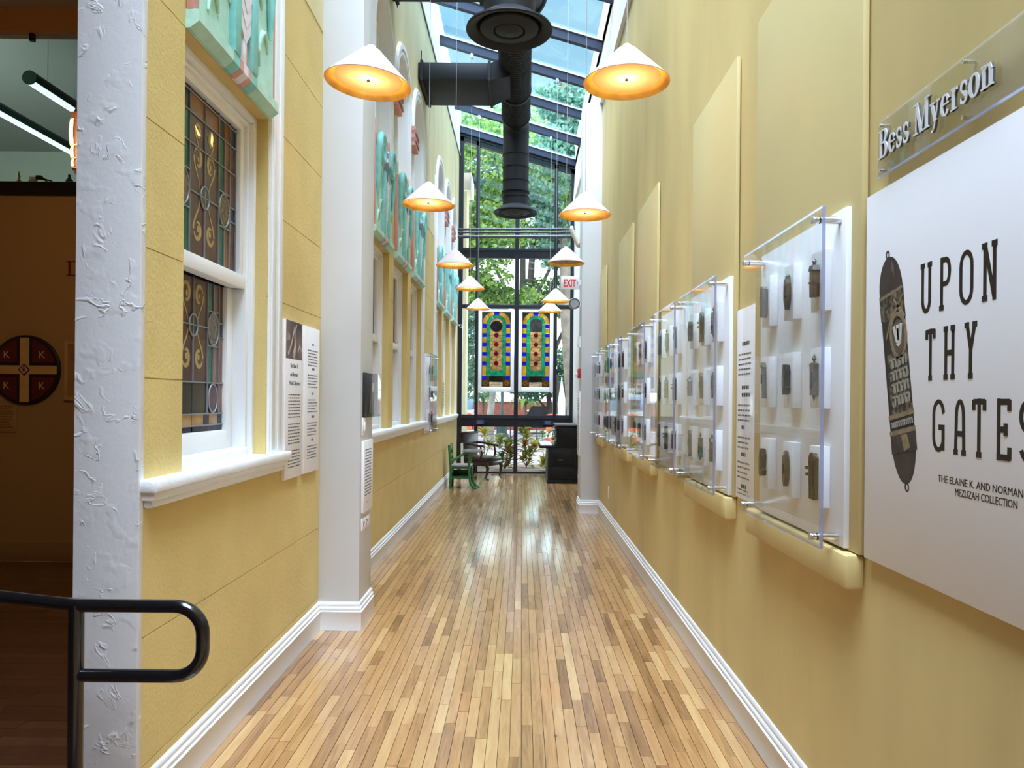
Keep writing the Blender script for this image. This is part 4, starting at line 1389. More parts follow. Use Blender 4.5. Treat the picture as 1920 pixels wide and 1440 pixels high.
ring = [pk(.35 + .62 * math.cos(a), .365 + .095 * math.sin(a)) for a in [2 * PI * k / 24 for k in range(25)]]
mm.ribbon(ring, .012, PX - .0022, PX, 'YZ'); mm.build('picture_medallion', pgold, t)
mm = MB(); mm.prism([pk(.35 + .48 * math.cos(a), .37 + .075 * math.sin(a)) for a in [2 * PI * k / 20 for k in range(20)]], PX - .0018, PX, 'YZ'); mm.build('picture_medallion', M('print_mid', (.10, .075, .045), .6), t)
mm = MB(); mm.ribbon([pk(.95, .30), pk(.55, .245), pk(.2, .20)], [.012, .01, .006], PX - .002, PX, 'YZ'); mm.ribbon([pk(-.7, .36), pk(-.1, .27), pk(.5, .24), pk(.95, .20)], [.006, .012, .012, .006], PX - .002, PX, 'YZ'); mm.build('picture_strap', pgold, t)
# shin : three uprights joined below
mm = MB()
for u in (.05, .36, .66):
    mm.ribbon([pk(u, .318), pk(u + (.36 - u) * .55, .40)], [.013, .007], PX - .0026, PX, 'YZ')
mm.prism([pk(.12, .335), pk(.60, .335), pk(.42, .385), pk(.3, .385)], PX - .0026, PX, 'YZ')
mm.ribbon([pk(.15, .395), pk(.35, .41), pk(.55, .395)], .007, PX - .0026, PX, 'YZ')
mm.build('picture_letter', pwhite, t)
# rows of square lettering
for ri, v in enumerate((.475, .53, .585, .64)):
    mm = MB(); r = random.Random(ri)
    u = -.55
    while u < .85:
        wv = .2
        mm.ribbon([pk(u, v - .018), pk(u + wv, v - .018)], .006, PX - .0022, PX, 'YZ')
        mm.ribbon([pk(u + wv, v - .018), pk(u + wv, v + .02)], .006, PX - .0022, PX, 'YZ')
        if r.random() < .6: mm.ribbon([pk(u, v - (.018 if r.random() < .5 else .002)), pk(u, v + .02)], .005, PX - .0022, PX, 'YZ')
        if r.random() < .4: mm.ribbon([pk(u, v + .02), pk(u + wv, v + .02)], .006, PX - .0022, PX, 'YZ')
        u += .29
    mm.build('picture_lettering', M('print_silver', (.30, .27, .21), .6), t)
mm = MB()
u = -.85
while u < .95:
    mm.ribbon([pk(u, .73), pk(u + .08, .73), pk(u + .08, .752)], .004, PX - .0024, PX, 'YZ'); u += .15
mm.build('picture_lettering', M('print_silver', (.3, .27, .21)), t)
for v, s_ in ((-.012, 1), (1.012, 1)):
    mm = MB(); mm.ribbon([pk(.13 * math.cos(a), v + .016 * math.sin(a)) for a in [2 * PI * k / 14 for k in range(15)]], .0045, PX - .0012, PX, 'YZ'); mm.build('picture_loop', pdark, t)
mm = MB(); mm.prism([pk(.25, .02), pk(.45, .05), pk(.4, .1), pk(.2, .06)], PX - .0012, PX, 'YZ'); mm.build('picture_facet', M('print_sheen', (.13, .085, .06), .6), t)

# ---- name sign above the poster
t = thing('name_sign', 'clear plate with raised silver letters above the title poster', 'sign', (0, 0, 0))
MB().box(1.052, 1.060, 1.0, 2.217, 2.222, 2.382).build('clear_plate', glass_mat('sign_plate', (.90, .90, .87), 1.5, body=.12, bodycol=(.8, .8, .75)), t)
MB().box(1.0515, 1.0605, 1.0, 2.217, 2.219, 2.2218).build('plate_edge', acrylic_edge, t)
for yy in (2.20, 1.785, 1.1):
    for zz in (2.235, 2.368):
        MB().lathe([(0, -.004), (.005, -.003), (.005, .018), (0, .018)], (1.05, yy, zz), 12, axis='X').lathe([(.004, .01), (.004, .03)], (1.05, yy, zz), 10, axis='X').build('screw', steel, t)
sign_m = M('silver_face', (.74, .74, .74), .4, metal=.1); sign_b = M('silver_return', (.10, .10, .10), .4)
def roman(ch):
    K, T = .155, .05      # thick, thin strokes (unit cap height)
    S = lambda cx, z_, w_=.34: ([(cx - w_ / 2, z_), (cx + w_ / 2, z_)], [T, T])
    def bowl(cx, cz, rx, rz, a0, a1, n=14):
        p = arc(cx, cz, rx, rz, a0, a1, n)
        ws = [T + (K - T) * abs(math.cos(math.radians(a0 + (a1 - a0) * i / n))) ** 1.3 for i in range(n + 1)]
        return (p, ws)
    x_ = .66
    G = {
        'B': (.70, [([(.18, 0), (.18, 1)], K), S(.14, .975, .26), S(.14, .025, .26), ([(.18, .975), (.38, .975)], T), bowl(.38, .76, .20, .215, 90, -90), ([(.18, .53), (.38, .53)], T), bowl(.38, .275, .24, .25, 90, -90), ([(.18, .025), (.38, .025)], T)]),
        'e': (.52, [bowl(.27, .33, .19, .305, 25, 325), ([(.10, .36), (.44, .36)], T), ([(.44, .34), (.44, .40)], .06)]),
        's': (.44, [([(.36, .50)] + arc(.22, .48, .13, .155, 40, 215, 10) + [(.30, .27)] + arc(.22, .175, .14, .15, 30, -150, 10), [.04] + [.05 + .07 * math.sin(PI * k / 10) for k in range(11)] + [K] + [.12 - .05 * k / 10 for k in range(11)]), ([(.37, .62), (.37, .47)], .04), ([(.08, .2), (.08, .03)], .04)]),
        'M': (1.0, [([(.14, 0), (.14, 1)], T), ([(.16, 1), (.48, .0)], K), ([(.48, .02), (.80, 1)], T), ([(.82, 0), (.82, 1)], K), S(.12, .975, .26), S(.14, .025, .28), S(.86, .975, .26), S(.82, .025, .36)]),
        'y': (.56, [([(.10, .64), (.30, .06)], K * .9), ([(.48, .64), (.24, -.14), (.14, -.24), (.08, -.22)], [T, T, T, .08]), S(.10, .635, .26), S(.47, .635, .2)]),
        'r': (.46, [([(.17, 0), (.17, .64)], K), S(.14, .635, .2), S(.18, .025, .32), ([(.22, .46), (.30, .60), (.40, .60)], [T, .06, .11])]),
        'o': (.56, [bowl(.27, .32, .20, .315, 0, 360, 24)]),
        'n': (.64, [([(.15, 0), (.15, .64)], K), ([(.47, 0), (.47, .44)], K), ([(.20, .48), (.30, .62), (.42, .60), (.47, .44)], [T, .06, .12, K]), S(.12, .635, .2), S(.16, .025, .28), S(.48, .025, .28)]),
    }[ch]
    return G
H_ = .082
yy = 2.190; KX = .93
for ch in 'Bess Myerson':
    if ch == ' ':
        yy -= .022; continue
    adv, strokes = roman(ch)
    for nm, xa, xb, mt, gz in (('letter', 1.040, 1.0415, sign_m, 0), ('letter_return', 1.0416, 1.0475, sign_b, 0)):
        m = MB()
        for si, (pts, ws) in enumerate(strokes):
            wl_ = [q * H_ for q in ws] if isinstance(ws, (list, tuple)) else ws * H_
            m.ribbon([(yy - px_ * H_ * KX, 2.262 + pz * H_) for px_, pz in pts], wl_, xa - .00025 * si * (nm == 'letter'), xb, 'YZ')
        m.build(nm, mt, t)
    yy -= adv * H_ * KX + .0035

# ---- exit sign, fittings on the right column
t = thing('exit_sign', 'white exit sign with red letters and an arrow on the right column', 'sign', (0, 0, 0))
MB().box(.535, .80, 10.44, 10.475, 3.105, 3.285, bev=.008).build('housing', M('sign_white', (.80, .74, .72), .4), t)
put_text('EXIT', .105, (.575, 10.4385, 3.142), ROT_F, M('sign_red', (.72, .035, .03), .4), 'letters', t, width=.17, depth=.002, bold=.03)
m = MB(); m.ribbon([(.757, 3.225), (.772, 3.195), (.757, 3.165)], .008, 10.436, 10.44, 'XZ'); m.build('arrow', M('arrow_grey', (.2, .1, .1), .5), t)
MB().box(.795, .817, 10.43, 10.49, 3.16, 3.24).build('bracket', white, t)
t = thing('wall_speaker', 'white round horn fitting on the right column below the exit sign', 'speaker', (0, 0, 0))
MB().lathe([(.075, -.02), (.08, .0), (.07, .05), (.055, .14), (0, .15)], (.72, 10.36, 2.895), 24, axis='Y').build('horn', white, t)
MB().lathe([(.058, -.012), (.03, -.006), (0, -.016)], (.72, 10.36, 2.895), 24, axis='Y').build('grille', M('grille_grey', (.34, .33, .32), .6), t)
MB().box(.76, .816, 10.40, 10.47, 2.87, 2.92).build('bracket', white, t)
t = thing('wall_bracket_lamp', 'cream folded arm fitting high on the right beyond the column', 'light fitting', (0, 0, 0))
cream = M('cream_metal', (.68, .60, .46), .45)
MB().tube([(.70, 10.9, 4.06), (.80, 10.9, 3.82), (.92, 10.9, 3.95)], .035, 14).build('arm', cream, t)
MB().tube([(.82, 10.95, 3.80), (.90, 10.95, 4.12)], .038, 14).build('arm', cream, t)
MB().box(.88, 1.081, 10.87, 11.0, 3.85, 4.15, bev=.008).build('base', cream, t)
MB().lathe([(0, -.02), (.036, -.01), (.036, .03)], (.70, 10.9, 4.06), 14, axis='X').build('tip', white, t)
t = thing('fire_alarm', 'red fire alarm strobe on the side of the right column', 'alarm', (0, 0, 0))
MB().box(.776, .816, 10.32, 10.44, 1.86, 1.99, bev=.006).build('housing', M('alarm_red', (.45, .03, .03), .4), t)
MB().box(.74, .776, 10.35, 10.41, 1.885, 1.93, bev=.006).build('strobe', M('strobe_lens', (.8, .78, .74), .2), t)
t = thing('sensor', 'white angled sensor box high on the side of the right column', 'sensor', (0, 0, 0))
MB().prism([(.816, 2.28), (.816, 2.46), (.775, 2.40), (.765, 2.33), (.79, 2.30)], 10.36, 10.46, 'XZ').build('housing', white, t)
t = board('white text board with fine lines on the side of the right column', 10.30, 10.62, .79, 1.68, 1, .795, .8155)
m = MB(); text_lines(m, ROT_R, (.7948, 10.58, .79), .25, .78, .06, .022, .009, .1, 77); m.build('printed_text', ink_grey, t, kind='stuff')
t = thing('outlet', 'tall white wall outlet plate low on the right wall near the column', 'outlet', (0, 0, 0))
MB().box(1.072, 1.0805, 9.1, 9.19, .36, .50, bev=.002).build('plate', white, t)
MB().box(1.069, 1.072, 9.125, 9.165, .38, .48, bev=.001).build('socket', white, t)
t = thing('security_camera', 'small white security camera on the far left window casing', 'camera', (0, 0, 0))
MB().lathe([(0, -.01), (.025, -.005), (.03, .02), (.03, .11), (0, .12)], (-1.235, 15.02, 3.03), 18, axis='Y').build('body', white, t)
MB().lathe([(.02, -.012), (0, -.014)], (-1.235, 15.02, 3.03), 16, axis='Y').build('lens', black_alu, t)
MB().tube([(-1.29, 15.1, 3.06), (-1.235, 15.1, 3.03)], .012, 8).build('bracket', white, t)
t = thing('wall_plaque', 'small yellowish plaque with dark lines on the left wall beyond the case', 'sign', (0, 0, 0))
MB().box(WL, WL + .02, 12.53, 12.77, 1.40, 1.85, bev=.002).build('plate', M('plaque_yellow', (.6, .47, .2), .5), t)
m = MB(); text_lines(m, ROT_L, (WL + .0202, 12.56, 1.4), .18, .40, .04, .05, .02, .1, 5); m.build('printed_text', ink, t, kind='stuff')
# ---- two stained glass sashes hung at the far window
cg = cathedral_glass
c_blue = cg('hung_blue', (.03, .045, .95), .7, .22); c_amb = cg('hung_amber', (1.0, .60, .13), .7, .2); c_grn = cg('hung_green', (.05, .58, .36), .6, .3)
c_tan = cg('hung_tan', (.82, .56, .30), .65, .15); c_red = cg('hung_red', (.38, .012, .015), .6, .2); c_drk = cg('hung_dark', (.06, .05, .045), .5, .35)
c_gry = cg('hung_grey', (.20, .20, .20), .5, .4); c_dgn = cg('hung_corner', (.08, .13, .07), .5, .3); c_brn = cg('hung_rust', (.40, .14, .025), .6, .2)
c_crm = cg('hung_cream', (.80, .62, .42), .6, .1); c_yel = cg('hung_yellow', (1.0, .92, .45), .45, .55)
came = M('black_came', (.02, .018, .016), .5)
def hung(label, x0, x1, z0, z1, dark_oval, tone):
    t = thing('stained_glass_panel', label, 'stained glass', (0, 0, 0), None)
    Y0, Y1 = YF - .115, YF - .065
    fw_l = .072
    m = MB()
    m.box(x0, x0 + fw_l, Y0, Y1, z0, z1, bev=.004); m.box(x1 - fw_l, x1, Y0, Y1, z0, z1, bev=.004)
    m.box(x0 + fw_l, x1 - fw_l, Y0, Y1, z1 - .055, z1, bev=.004); m.box(x0 + fw_l, x1 - fw_l, Y0, Y1, z0, z0 + .10, bev=.004)
    m.build('frame', white, t)
    a, b = x0 + fw_l, x1 - fw_l
    za, zb = z0 + .10, z1 - .055
    W, H = b - a, zb - za
    yg = YF - .09
    lm = MB()
    def P(poly, mat, lay=0):
        MB().prism([(a + u * W, za + v * H) for u, v in poly], yg - .006 - .003 * lay, yg, 'XZ').build('glass_piece', mat, t)
    def R(u0, u1, v0, v1, mat, lay=0):
        e = .0012; f = .0006
        P([(u0 + e, v0 + f), (u1 - e, v0 + f), (u1 - e, v1 - f), (u0 + e, v1 - f)], mat, lay)
    asp = W / H
    Bw = .145            # border width (u)
    vs_ = .842           # arch springing
    # side border blocks, bottom to top
    seq = [(.098, .145, c_blue), (.145, .285, c_amb), (.285, .338, c_blue), (.338, .412, c_amb), (.412, .465, c_blue), (.465, .538, c_amb), (.538, .592, c_blue), (.592, .662, c_amb), (.662, .716, c_blue), (.716, .784, c_amb), (.784, vs_, c_blue)]
    for v0, v1, mt in seq:
        R(0.02, Bw + .02, v0, v1, mt); R(1 - Bw - .02, .98, v0, v1, mt)
    # arch blocks
    def ell(r, ang): return (.5 + r * math.cos(math.radians(ang)), vs_ + r * asp * math.sin(math.radians(ang)) * .92)
    ro, ri = .48, .335
    angs = [(0, 38, c_amb), (38, 76, c_amb), (76, 104, c_blue), (104, 142, c_amb), (142, 180, c_amb)]
    for a0, a1, mt in angs:
        e = .25
        n = 6
        P([ell(ro, a0 + e + (a1 - a0 - 2 * e) * k / n) for k in range(n + 1)] + [ell(ri, a1 - e - (a1 - a0 - 2 * e) * k / n) for k in range(n + 1)], mt)
    # corner spandrels
    for s_ in (0, 1):
        pts = [ell(ro, 90 - 90 * k / 8) for k in range(9)]
        pts = [(u, min(v, .995)) for u, v in pts] + [(.995, vs_), (.995, .997), (.5, .997)]
        if s_: pts = [(1 - u, v) for u, v in pts]
        P(pts, c_dgn)
    # green band
    iu0, iu1 = .29, .71
    vb = .175
    R(Bw + .02, iu0, vb + .045, .40, c_grn); R(Bw + .02, iu0, .40, .63, c_grn); R(Bw + .02, iu0, .63, vs_, c_grn)
    R(iu1, 1 - Bw - .02, vb + .045, .40, c_grn); R(iu1, 1 - Bw - .02, .40, .63, c_grn); R(iu1, 1 - Bw - .02, .63, vs_, c_grn)
    R(Bw + .02, .5, vb - .03, vb + .045, c_grn); R(.5, 1 - Bw - .02, vb - .03, vb + .045, c_grn)
    rg = .215
    for a0, a1 in ((0, 60), (60, 120), (120, 180)):
        n = 6
        P([ell(ri, a0 + .2 + (a1 - a0 - .4) * k / n) for k in range(n + 1)] + [ell(rg - .004, a1 - .2 - (a1 - a0 - .4) * k / n) for k in range(n + 1)], c_grn)
    # centre strip
    tan_ = c_tan
    rows = [vb + .045, .315, .443, .568, .69, .735]
    for v0, v1 in zip(rows[:-1], rows[1:]):
        R(iu0, .5, v0, v1, tan_); R(.5, iu1, v0, v1, tan_)
    P([(iu0, .735), (iu1, .735), (iu1, vs_)] + [ell(rg - .003, 180 * k / 12) for k in range(13)] + [(iu0, vs_)], c_tan if dark_oval else c_gry)
    if dark_oval:
        P([(.5 + .21 * math.cos(k * PI / 14), .808 + .074 * math.sin(k * PI / 14)) for k in range(28)], c_drk, 1)
    for v in (.69, .568, .443, .315):
        P([(.5 + .082 * math.cos(k * PI / 10), v + .082 * asp * math.sin(k * PI / 10)) for k in range(20)], c_red, 1)
    # pale scrolls
    for v in (.63, .505, .38, .255):
        for s_ in (-1, 1):
            sp = [(a + W * (.5 + s_ * (.10 + .075 * math.cos(q))), za + H * (v + .026 * math.sin(q))) for q in [PI * (-.9 + 1.7 * k / 9) for k in range(10)]]
            MB().ribbon(sp, [.008 + .020 * math.sin(PI * k / 9) for k in range(10)], yg - .0095, yg, 'XZ').build('glass_piece', c_yel, t)
            sp = [(a + W * (.5 + s_ * (.04 + .04 * math.sin(q))), za + H * (v - .045 + .05 * k / 6)) for k, q in [(k, PI * k / 6) for k in range(7)]]
            MB().ribbon(sp, .006, yg - .0095, yg, 'XZ').build('glass_piece', c_crm, t)
    # foot: rosettes, mottled block, name plate
    R(.27, .73, .065, vb - .03, c_drk); R(.27, .73, .0, .065, c_crm, 0)
    R(.165, .27, .098, vb - .03, c_dgn); R(.73, .835, .098, vb - .03, c_dgn)
    R(.0, .27, .0, .1, c_dgn); R(.73, 1.0, .0, .1, c_dgn)
    for cu in (.135, .865):
        P([(cu + .125 * math.cos(k * PI / 10), .05 + .125 * asp * math.sin(k * PI / 10)) for k in range(20)], c_brn, 1)
        for q in range(6):
            aa = q * PI / 3
            P([(cu + .06 * math.cos(aa) + .03 * math.cos(k * PI / 4), .05 + asp * (.06 * math.sin(aa) + .03 * math.sin(k * PI / 4))) for k in range(8)], c_amb, 2)
    # lead
    lm.box(a, a + .012, yg - .004, yg + .004, za, zb); lm.box(b - .012, b, yg - .004, yg + .004, za, zb)
    for u in (Bw + .02, 1 - Bw - .02): lm.box(a + u * W - .003, a + u * W + .003, yg - .008, yg + .003, za, za + vs_ * H)
    for u in (iu0, iu1, .5): lm.box(a + u * W - .0025, a + u * W + .0025, yg - .008, yg + .003, za + vb * H, za + (.84 if u != .5 else .735) * H)
    for r in (ro + .006, ri - .005, rg - .005):
        lm.tube([(a + u * W, yg - .004, za + v * H) for u, v in [ell(r, 180 * k / 24) for k in range(25)]], .004, 6)
    for v in (.69, .568, .443, .315): lm.box(a + Bw * W, b - Bw * W, yg - .0085, yg + .002, za + v * H - .002, za + v * H + .002)
    lm.box(a, b, yg - .001, yg + .003, za, za + .012)
    lm.build('lead_came', came, t)
    m = MB(); m.box(a + .3 * W, a + .7 * W, yg - .0075, yg - .006, za + .03 * H, za + .036 * H); m.box(a + .33 * W, a + .67 * W, yg - .0075, yg - .006, za + .045 * H, za + .05 * H)
    m.build('plate_lettering', M('plate_grey', (.3, .25, .2), .6), t, kind='stuff')
hung('left hung stained glass sash with a dark oval at the head of its arch', -.915, -.165, 1.72, 3.44, True, 0)
hung('right hung stained glass sash with a clear grey head under its arch', -.075, .65, 1.72, 3.44, False, 0)

# ---- antique cabinet at the far right
bk = M('black_lacquer', (.008, .007, .006), .5, spec=.2, noise=.3, nscale=4)
t = thing('antique_cabinet', 'tall black antique cabinet with a projecting shelf by the far window', 'cabinet', (0, 0, 0))
MB().box(.50, 1.035, 13.9, 15.1, .0, .66, bev=.01).build('lower_body', bk, t)
MB().box(.655, 1.035, 13.9, 15.1, .66, 1.075, bev=.008).build('upper_body', bk, t)
MB().box(.64, 1.045, 13.88, 15.12, 1.075, 1.10, bev=.006).build('top', M('grey_top', (.10, .095, .09), .4), t)
MB().box(.34, .68, 13.9, 15.1, .655, .70, bev=.006).build('shelf', bk, t)
MB().box(.36, .58, 13.93, 15.05, .70, .725, bev=.003).build('shelf_paper', M('yellowed_paper', (.62, .60, .54), .6), t)
MB().box(.49, 1.045, 13.885, 15.115, 0, .06, bev=.006).build('plinth', bk, t)
for za, zb in ((.10, .30), (.36, .60)):
    MB().box(.56, .98, 13.892, 13.905, za, zb, bev=.004).build('side_panel', bk, t)
MB().box(.70, .99, 13.892, 13.905, .72, 1.04, bev=.004).build('side_panel', bk, t)
orn = [(.60 + .028 * math.sin(k * .9), 13.97, .70 + .38 * k / 16) for k in range(17)]
MB().tube(orn, [.012 + .008 * abs(math.sin(k * 1.3)) for k in range(17)], 8).build('silver_ornament', steel, t)
for k in range(3):
    MB().lathe([(.03, -.006), (.036, 0), (.03, .006), (.02, 0)], (.615, 13.96, .76 + .11 * k), 16, axis='Y').build('silver_ornament', steel, t)
MB().tube([(.70, 13.89, .44), (.72, 13.875, .44), (.76, 13.875, .44), (.78, 13.89, .44)], .006, 8).build('handle', M('worn_iron', (.12, .12, .12), .5), t)

# ---- green school seat with tablet arms
grn = M('green_enamel', (.028, .12, .035), .35, noise=.25, nscale=12)
worn = M('worn_grey_top', (.26, .24, .22), .45, noise=.2, nscale=10)
t = thing('school_chair', 'green painted wooden school chair with grey writing arms and curved front legs', 'chair', (-1.22, 12.95, 0))
for y in (0, .42):
    MB().tube([(-.005, y, 0), (.0, y, .36), (-.03, y, .76)], .022, 10).build('rear_post', grn, t)
    # curved front leg / arm support
    MB().tube([(.46, y, .003), (.40, y, .02), (.345, y, .09), (.325, y, .22), (.32, y, .40), (.315, y, .62)], .022, 10).build('front_leg', grn, t)
    MB().tube([(-.01, y, .46), (.10, y, .52), (.22, y, .60), (.32, y, .635)], .018, 10).build('arm', grn, t)
    MB().prism([(.20, y - .02), (.26, y - .06), (.46, y - .075), (.52, y - .05), (.52, y + .05), (.46, y + .075), (.26, y + .06), (.20, y + .02)], .64, .662, 'XY').build('writing_arm', worn, t)
MB().tube([(.50, .14, .003), (.44, .14, .02), (.385, .14, .09), (.36, .14, .22), (.35, .14, .37)], .018, 10).build('front_leg', grn, t)
MB().tube([(.50, .28, .003), (.44, .28, .02), (.385, .28, .09), (.36, .28, .22), (.35, .28, .37)], .018, 10).build('front_leg', grn, t)
for za, zb in ((.66, .75), (.53, .60), (.43, .49)):
    MB().box(-.035 + (.76 - zb) * .06, -.012 + (.76 - zb) * .06, .0, .42, za, zb, bev=.004).build('back_slat', grn, t)
MB().box(-.0, .36, -.01, .43, .385, .41, bev=.006).build('seat', worn, t)
MB().box(.0, .34, .0, .42, .345, .384, bev=.004).build('seat_rail', grn, t)
MB().box(.0, .33, .005, .415, .175, .205, bev=.004).build('book_shelf', grn, t)
MB().box(.0, .33, .40, .42, .205, .30, bev=.004).build('shelf_side', grn, t)
MB().box(.0, .02, .0, .42, .205, .30, bev=.004).build('shelf_side', grn, t)

# ---- dark leather armchair
lea = M('dark_leather', (.022, .010, .010), .35, noise=.3, nscale=9)
mah = M('dark_mahogany', (.022, .008, .006), .3, noise=.3, nscale=9)
t = thing('armchair', 'dark leather high-backed armchair with carved curved legs behind the green chair', 'chair', (-1.19, 14.50, 0), None, (0, 0, -.45))
MB().box(-.02, .06, .02, .60, .40, .90, bev=.02).build('backrest', lea, t)
MB().box(-.035, .075, -.01, .63, .88, .915, bev=.01).build('top_rail', mah, t)
MB().box(.04, .60, .02, .60, .36, .44, bev=.025).build('seat', lea, t)
MB().box(.0, .60, .0, .62, .27, .36, bev=.015).build('apron', mah, t)
for y in (.03, .59):
    MB().tube([(.57, y, .32), (.60, y, .24), (.585, y, .12), (.56, y, .05), (.60, y, .022), (.63, y, .018)], [.035, .034, .022, .016, .020, .014], 10).build('front_leg', mah, t)
    MB().tube([(.0, y, .30), (-.01, y, .12), (-.04, y, .004)], [.028, .022, .018], 10).build('rear_leg', mah, t)
    MB().tube([(.02, y, .70), (.20, y, .69), (.42, y, .655), (.50, y, .66), (.53, y, .63)], [.022, .022, .024, .026, .016], 10).build('arm', mah, t)
    MB().tube([(.44, y, .65), (.47, y, .52), (.44, y, .40)], [.018, .022, .018], 10).build('arm_post', mah, t)
t = thing('leaning_board', 'thin cream board leaning upright behind the green chair', 'board', (0, 0, 0))
MB().prism([(-1.10, .002), (-1.04, .002), (-1.075, .74), (-1.115, .74)], 13.75, 13.80, 'XZ').build('board', cream, t)

# ---- black pipe handrail in front of the plastered wall end
hb = M('black_gloss_paint', (.004, .004, .005), .16, coat=.5)
t = thing('handrail', 'black steel pipe handrail with a rounded return loop, left foreground', 'handrail', (0, 0, 0))
Yh = 2.30; r = .0205
zt, zb = .905, .690; xr = -.975; rad = .085
loop = [(-1.36, Yh, zt)] + [(xr - .02 - rad + rad * math.sin(a), Yh, zt - rad + rad * math.cos(a)) for a in [PI / 2 * k / 8 for k in range(9)]] + \
       [(xr - .02 - rad + rad * math.cos(a), Yh, zb + rad - rad * math.sin(a)) for a in [PI / 2 * k / 8 for k in range(9)]] + [(-1.35, Yh, zb)]
loop = [(x_ + .02, y_, z_) if i_ not in (0, len(loop) - 1) else (x_, y_, z_) for i_, (x_, y_, z_) in enumerate(loop)]
MB().tube(loop, r, 18).build('return_loop', hb, t)
MB().tube([(-1.365, Yh, 0), (-1.365, Yh, zt + .005)], .0225, 18).build('post', hb, t)
MB().tube([(-1.36, Yh, zt), (-1.75, Yh + .06, .925), (-2.7, Yh + .2, .97)], r, 18).build('top_rail', hb, t)
MB().tube([(-2.69, Yh + .2, 0), (-2.69, Yh + .2, .97)], .0225, 18).build('post', hb, t)
MB().lathe([(.05, 0), (.05, .008), (.024, .012)], (-1.365, Yh, 0), 20).build('base_flange', hb, t)

# ---- exhibits on the lobby wall
YW = 6.998
t = thing('round_plaque', 'round dark red and black wall plaque with a pale cross and four letters', 'plaque', (0, 0, 0))
cx, cz, R_ = -4.64, 1.79, .325
MB().lathe([(0, -.03), (R_ - .01, -.03), (R_, -.02), (R_, 0), (0, 0)], (cx, YW, cz), 48, axis='Y').build('disc', M('plaque_black', (.012, .008, .008), .5), t)
mar = M('plaque_maroon', (.10, .012, .014), .6)
for sx in (-1, 1):
    for sz in (-1, 1):
        poly = [(cx + sx * .072, cz + sz * .068)] + [(cx + sx * (R_ - .035) * math.cos(a), cz + sz * (R_ - .035) * math.sin(a)) for a in [math.radians(14 + 62 * k / 10) for k in range(11)]]
        poly[1] = (poly[1][0], cz + sz * .068); poly[-1] = (cx + sx * .072, poly[-1][1])
        MB().prism(poly, YW - .034, YW - .03, 'XZ').build('quadrant', mar, t)
        put_text('K', .07, (cx + sx * .165 - .026, YW - .036, cz + sz * .145 - .035), ROT_F, M('plaque_cream', (.55, .38, .20), .6), 'letter', t, depth=.002)
crs = M('plaque_ochre', (.62, .40, .15), .6, noise=.1, nscale=9)
MB().box(cx - .042, cx + .042, YW - .036, YW - .03, cz - .30, cz + .30).build('cross_arm', crs, t)
MB().box(cx - .30, cx + .30, YW - .0355, YW - .03, cz - .04, cz + .04).build('cross_arm', crs, t)
for s_, mt in ((.056, MATS['plaque_black']), (.042, M('plaque_pale', (.5, .42, .38), .6))):
    MB().prism([(cx - s_, cz), (cx, cz - s_), (cx + s_, cz), (cx, cz + s_)], YW - (.040 if s_ > .05 else .042), YW - .036, 'XZ').build('diamond', mt, t)
MB().prism([(cx + .013 * math.cos(k), cz + .02 * math.sin(k) * (1 if math.sin(k) < 0 else 1.4)) for k in [2 * PI * q / 12 for q in range(12)]], YW - .044, YW - .042, 'XZ').build('drop', M('plaque_red', (.35, .02, .02), .5), t)
t = thing('wall_lettering', 'dark red letter high on the lobby wall, cut off by the white plaster end', 'lettering', (0, 0, 0))
Lm = M('lettering_red', (.16, .01, .012), .6)
m = MB(); m.ribbon([(-4.245, 2.68), (-4.245, 2.81)], .022, YW - .006, YW, 'XZ'); m.ribbon([(-4.275, 2.808), (-4.195, 2.808)], .007, YW - .006, YW, 'XZ'); m.ribbon([(-4.275, 2.682), (-4.195, 2.682)], .007, YW - .006, YW, 'XZ')
pts = arc(-4.195, 2.745, .055, .063, 90, -90, 12)
m.ribbon(pts, [.007 + .016 * math.sin(PI * k / 12) for k in range(13)], YW - .006, YW, 'XZ'); m.build('letter', Lm, t)
t = thing('picture_frame', 'pale narrow picture frame right of the round plaque, half hidden', 'picture', (0, 0, 0))
m = MB()
m.box(-4.275, -4.245, YW - .03, YW, 1.51, 2.06, bev=.003); m.box(-3.75, -3.72, YW - .03, YW, 1.51, 2.06, bev=.003); m.box(-4.245, -3.75, YW - .03, YW, 2.03, 2.06); m.box(-4.245, -3.75, YW - .03, YW, 1.51, 1.54)
m.build('frame', M('frame_tan', (.50, .32, .15), .5), t)
MB().box(-4.245, -3.75, YW - .015, YW - .01, 1.54, 2.03).build('picture', M('picture_brown', (.36, .20, .08), .6, noise=.2, nscale=5), t)
t = thing('caption_label', 'pale square caption label under the round plaque', 'sign', (0, 0, 0))
MB().box(-5.10, -4.73, YW - .008, YW, 1.205, 1.46, bev=.001).build('card', M('card_tan', (.40, .24, .11), .6), t)
m = MB(); text_lines(m, ROT_F, (-5.08, YW - .0082, 1.205), .32, .235, .03, .024, .011, .1, 8); m.build('printed_text', M('card_ink', (.2, .10, .04), .7), t, kind='stuff')

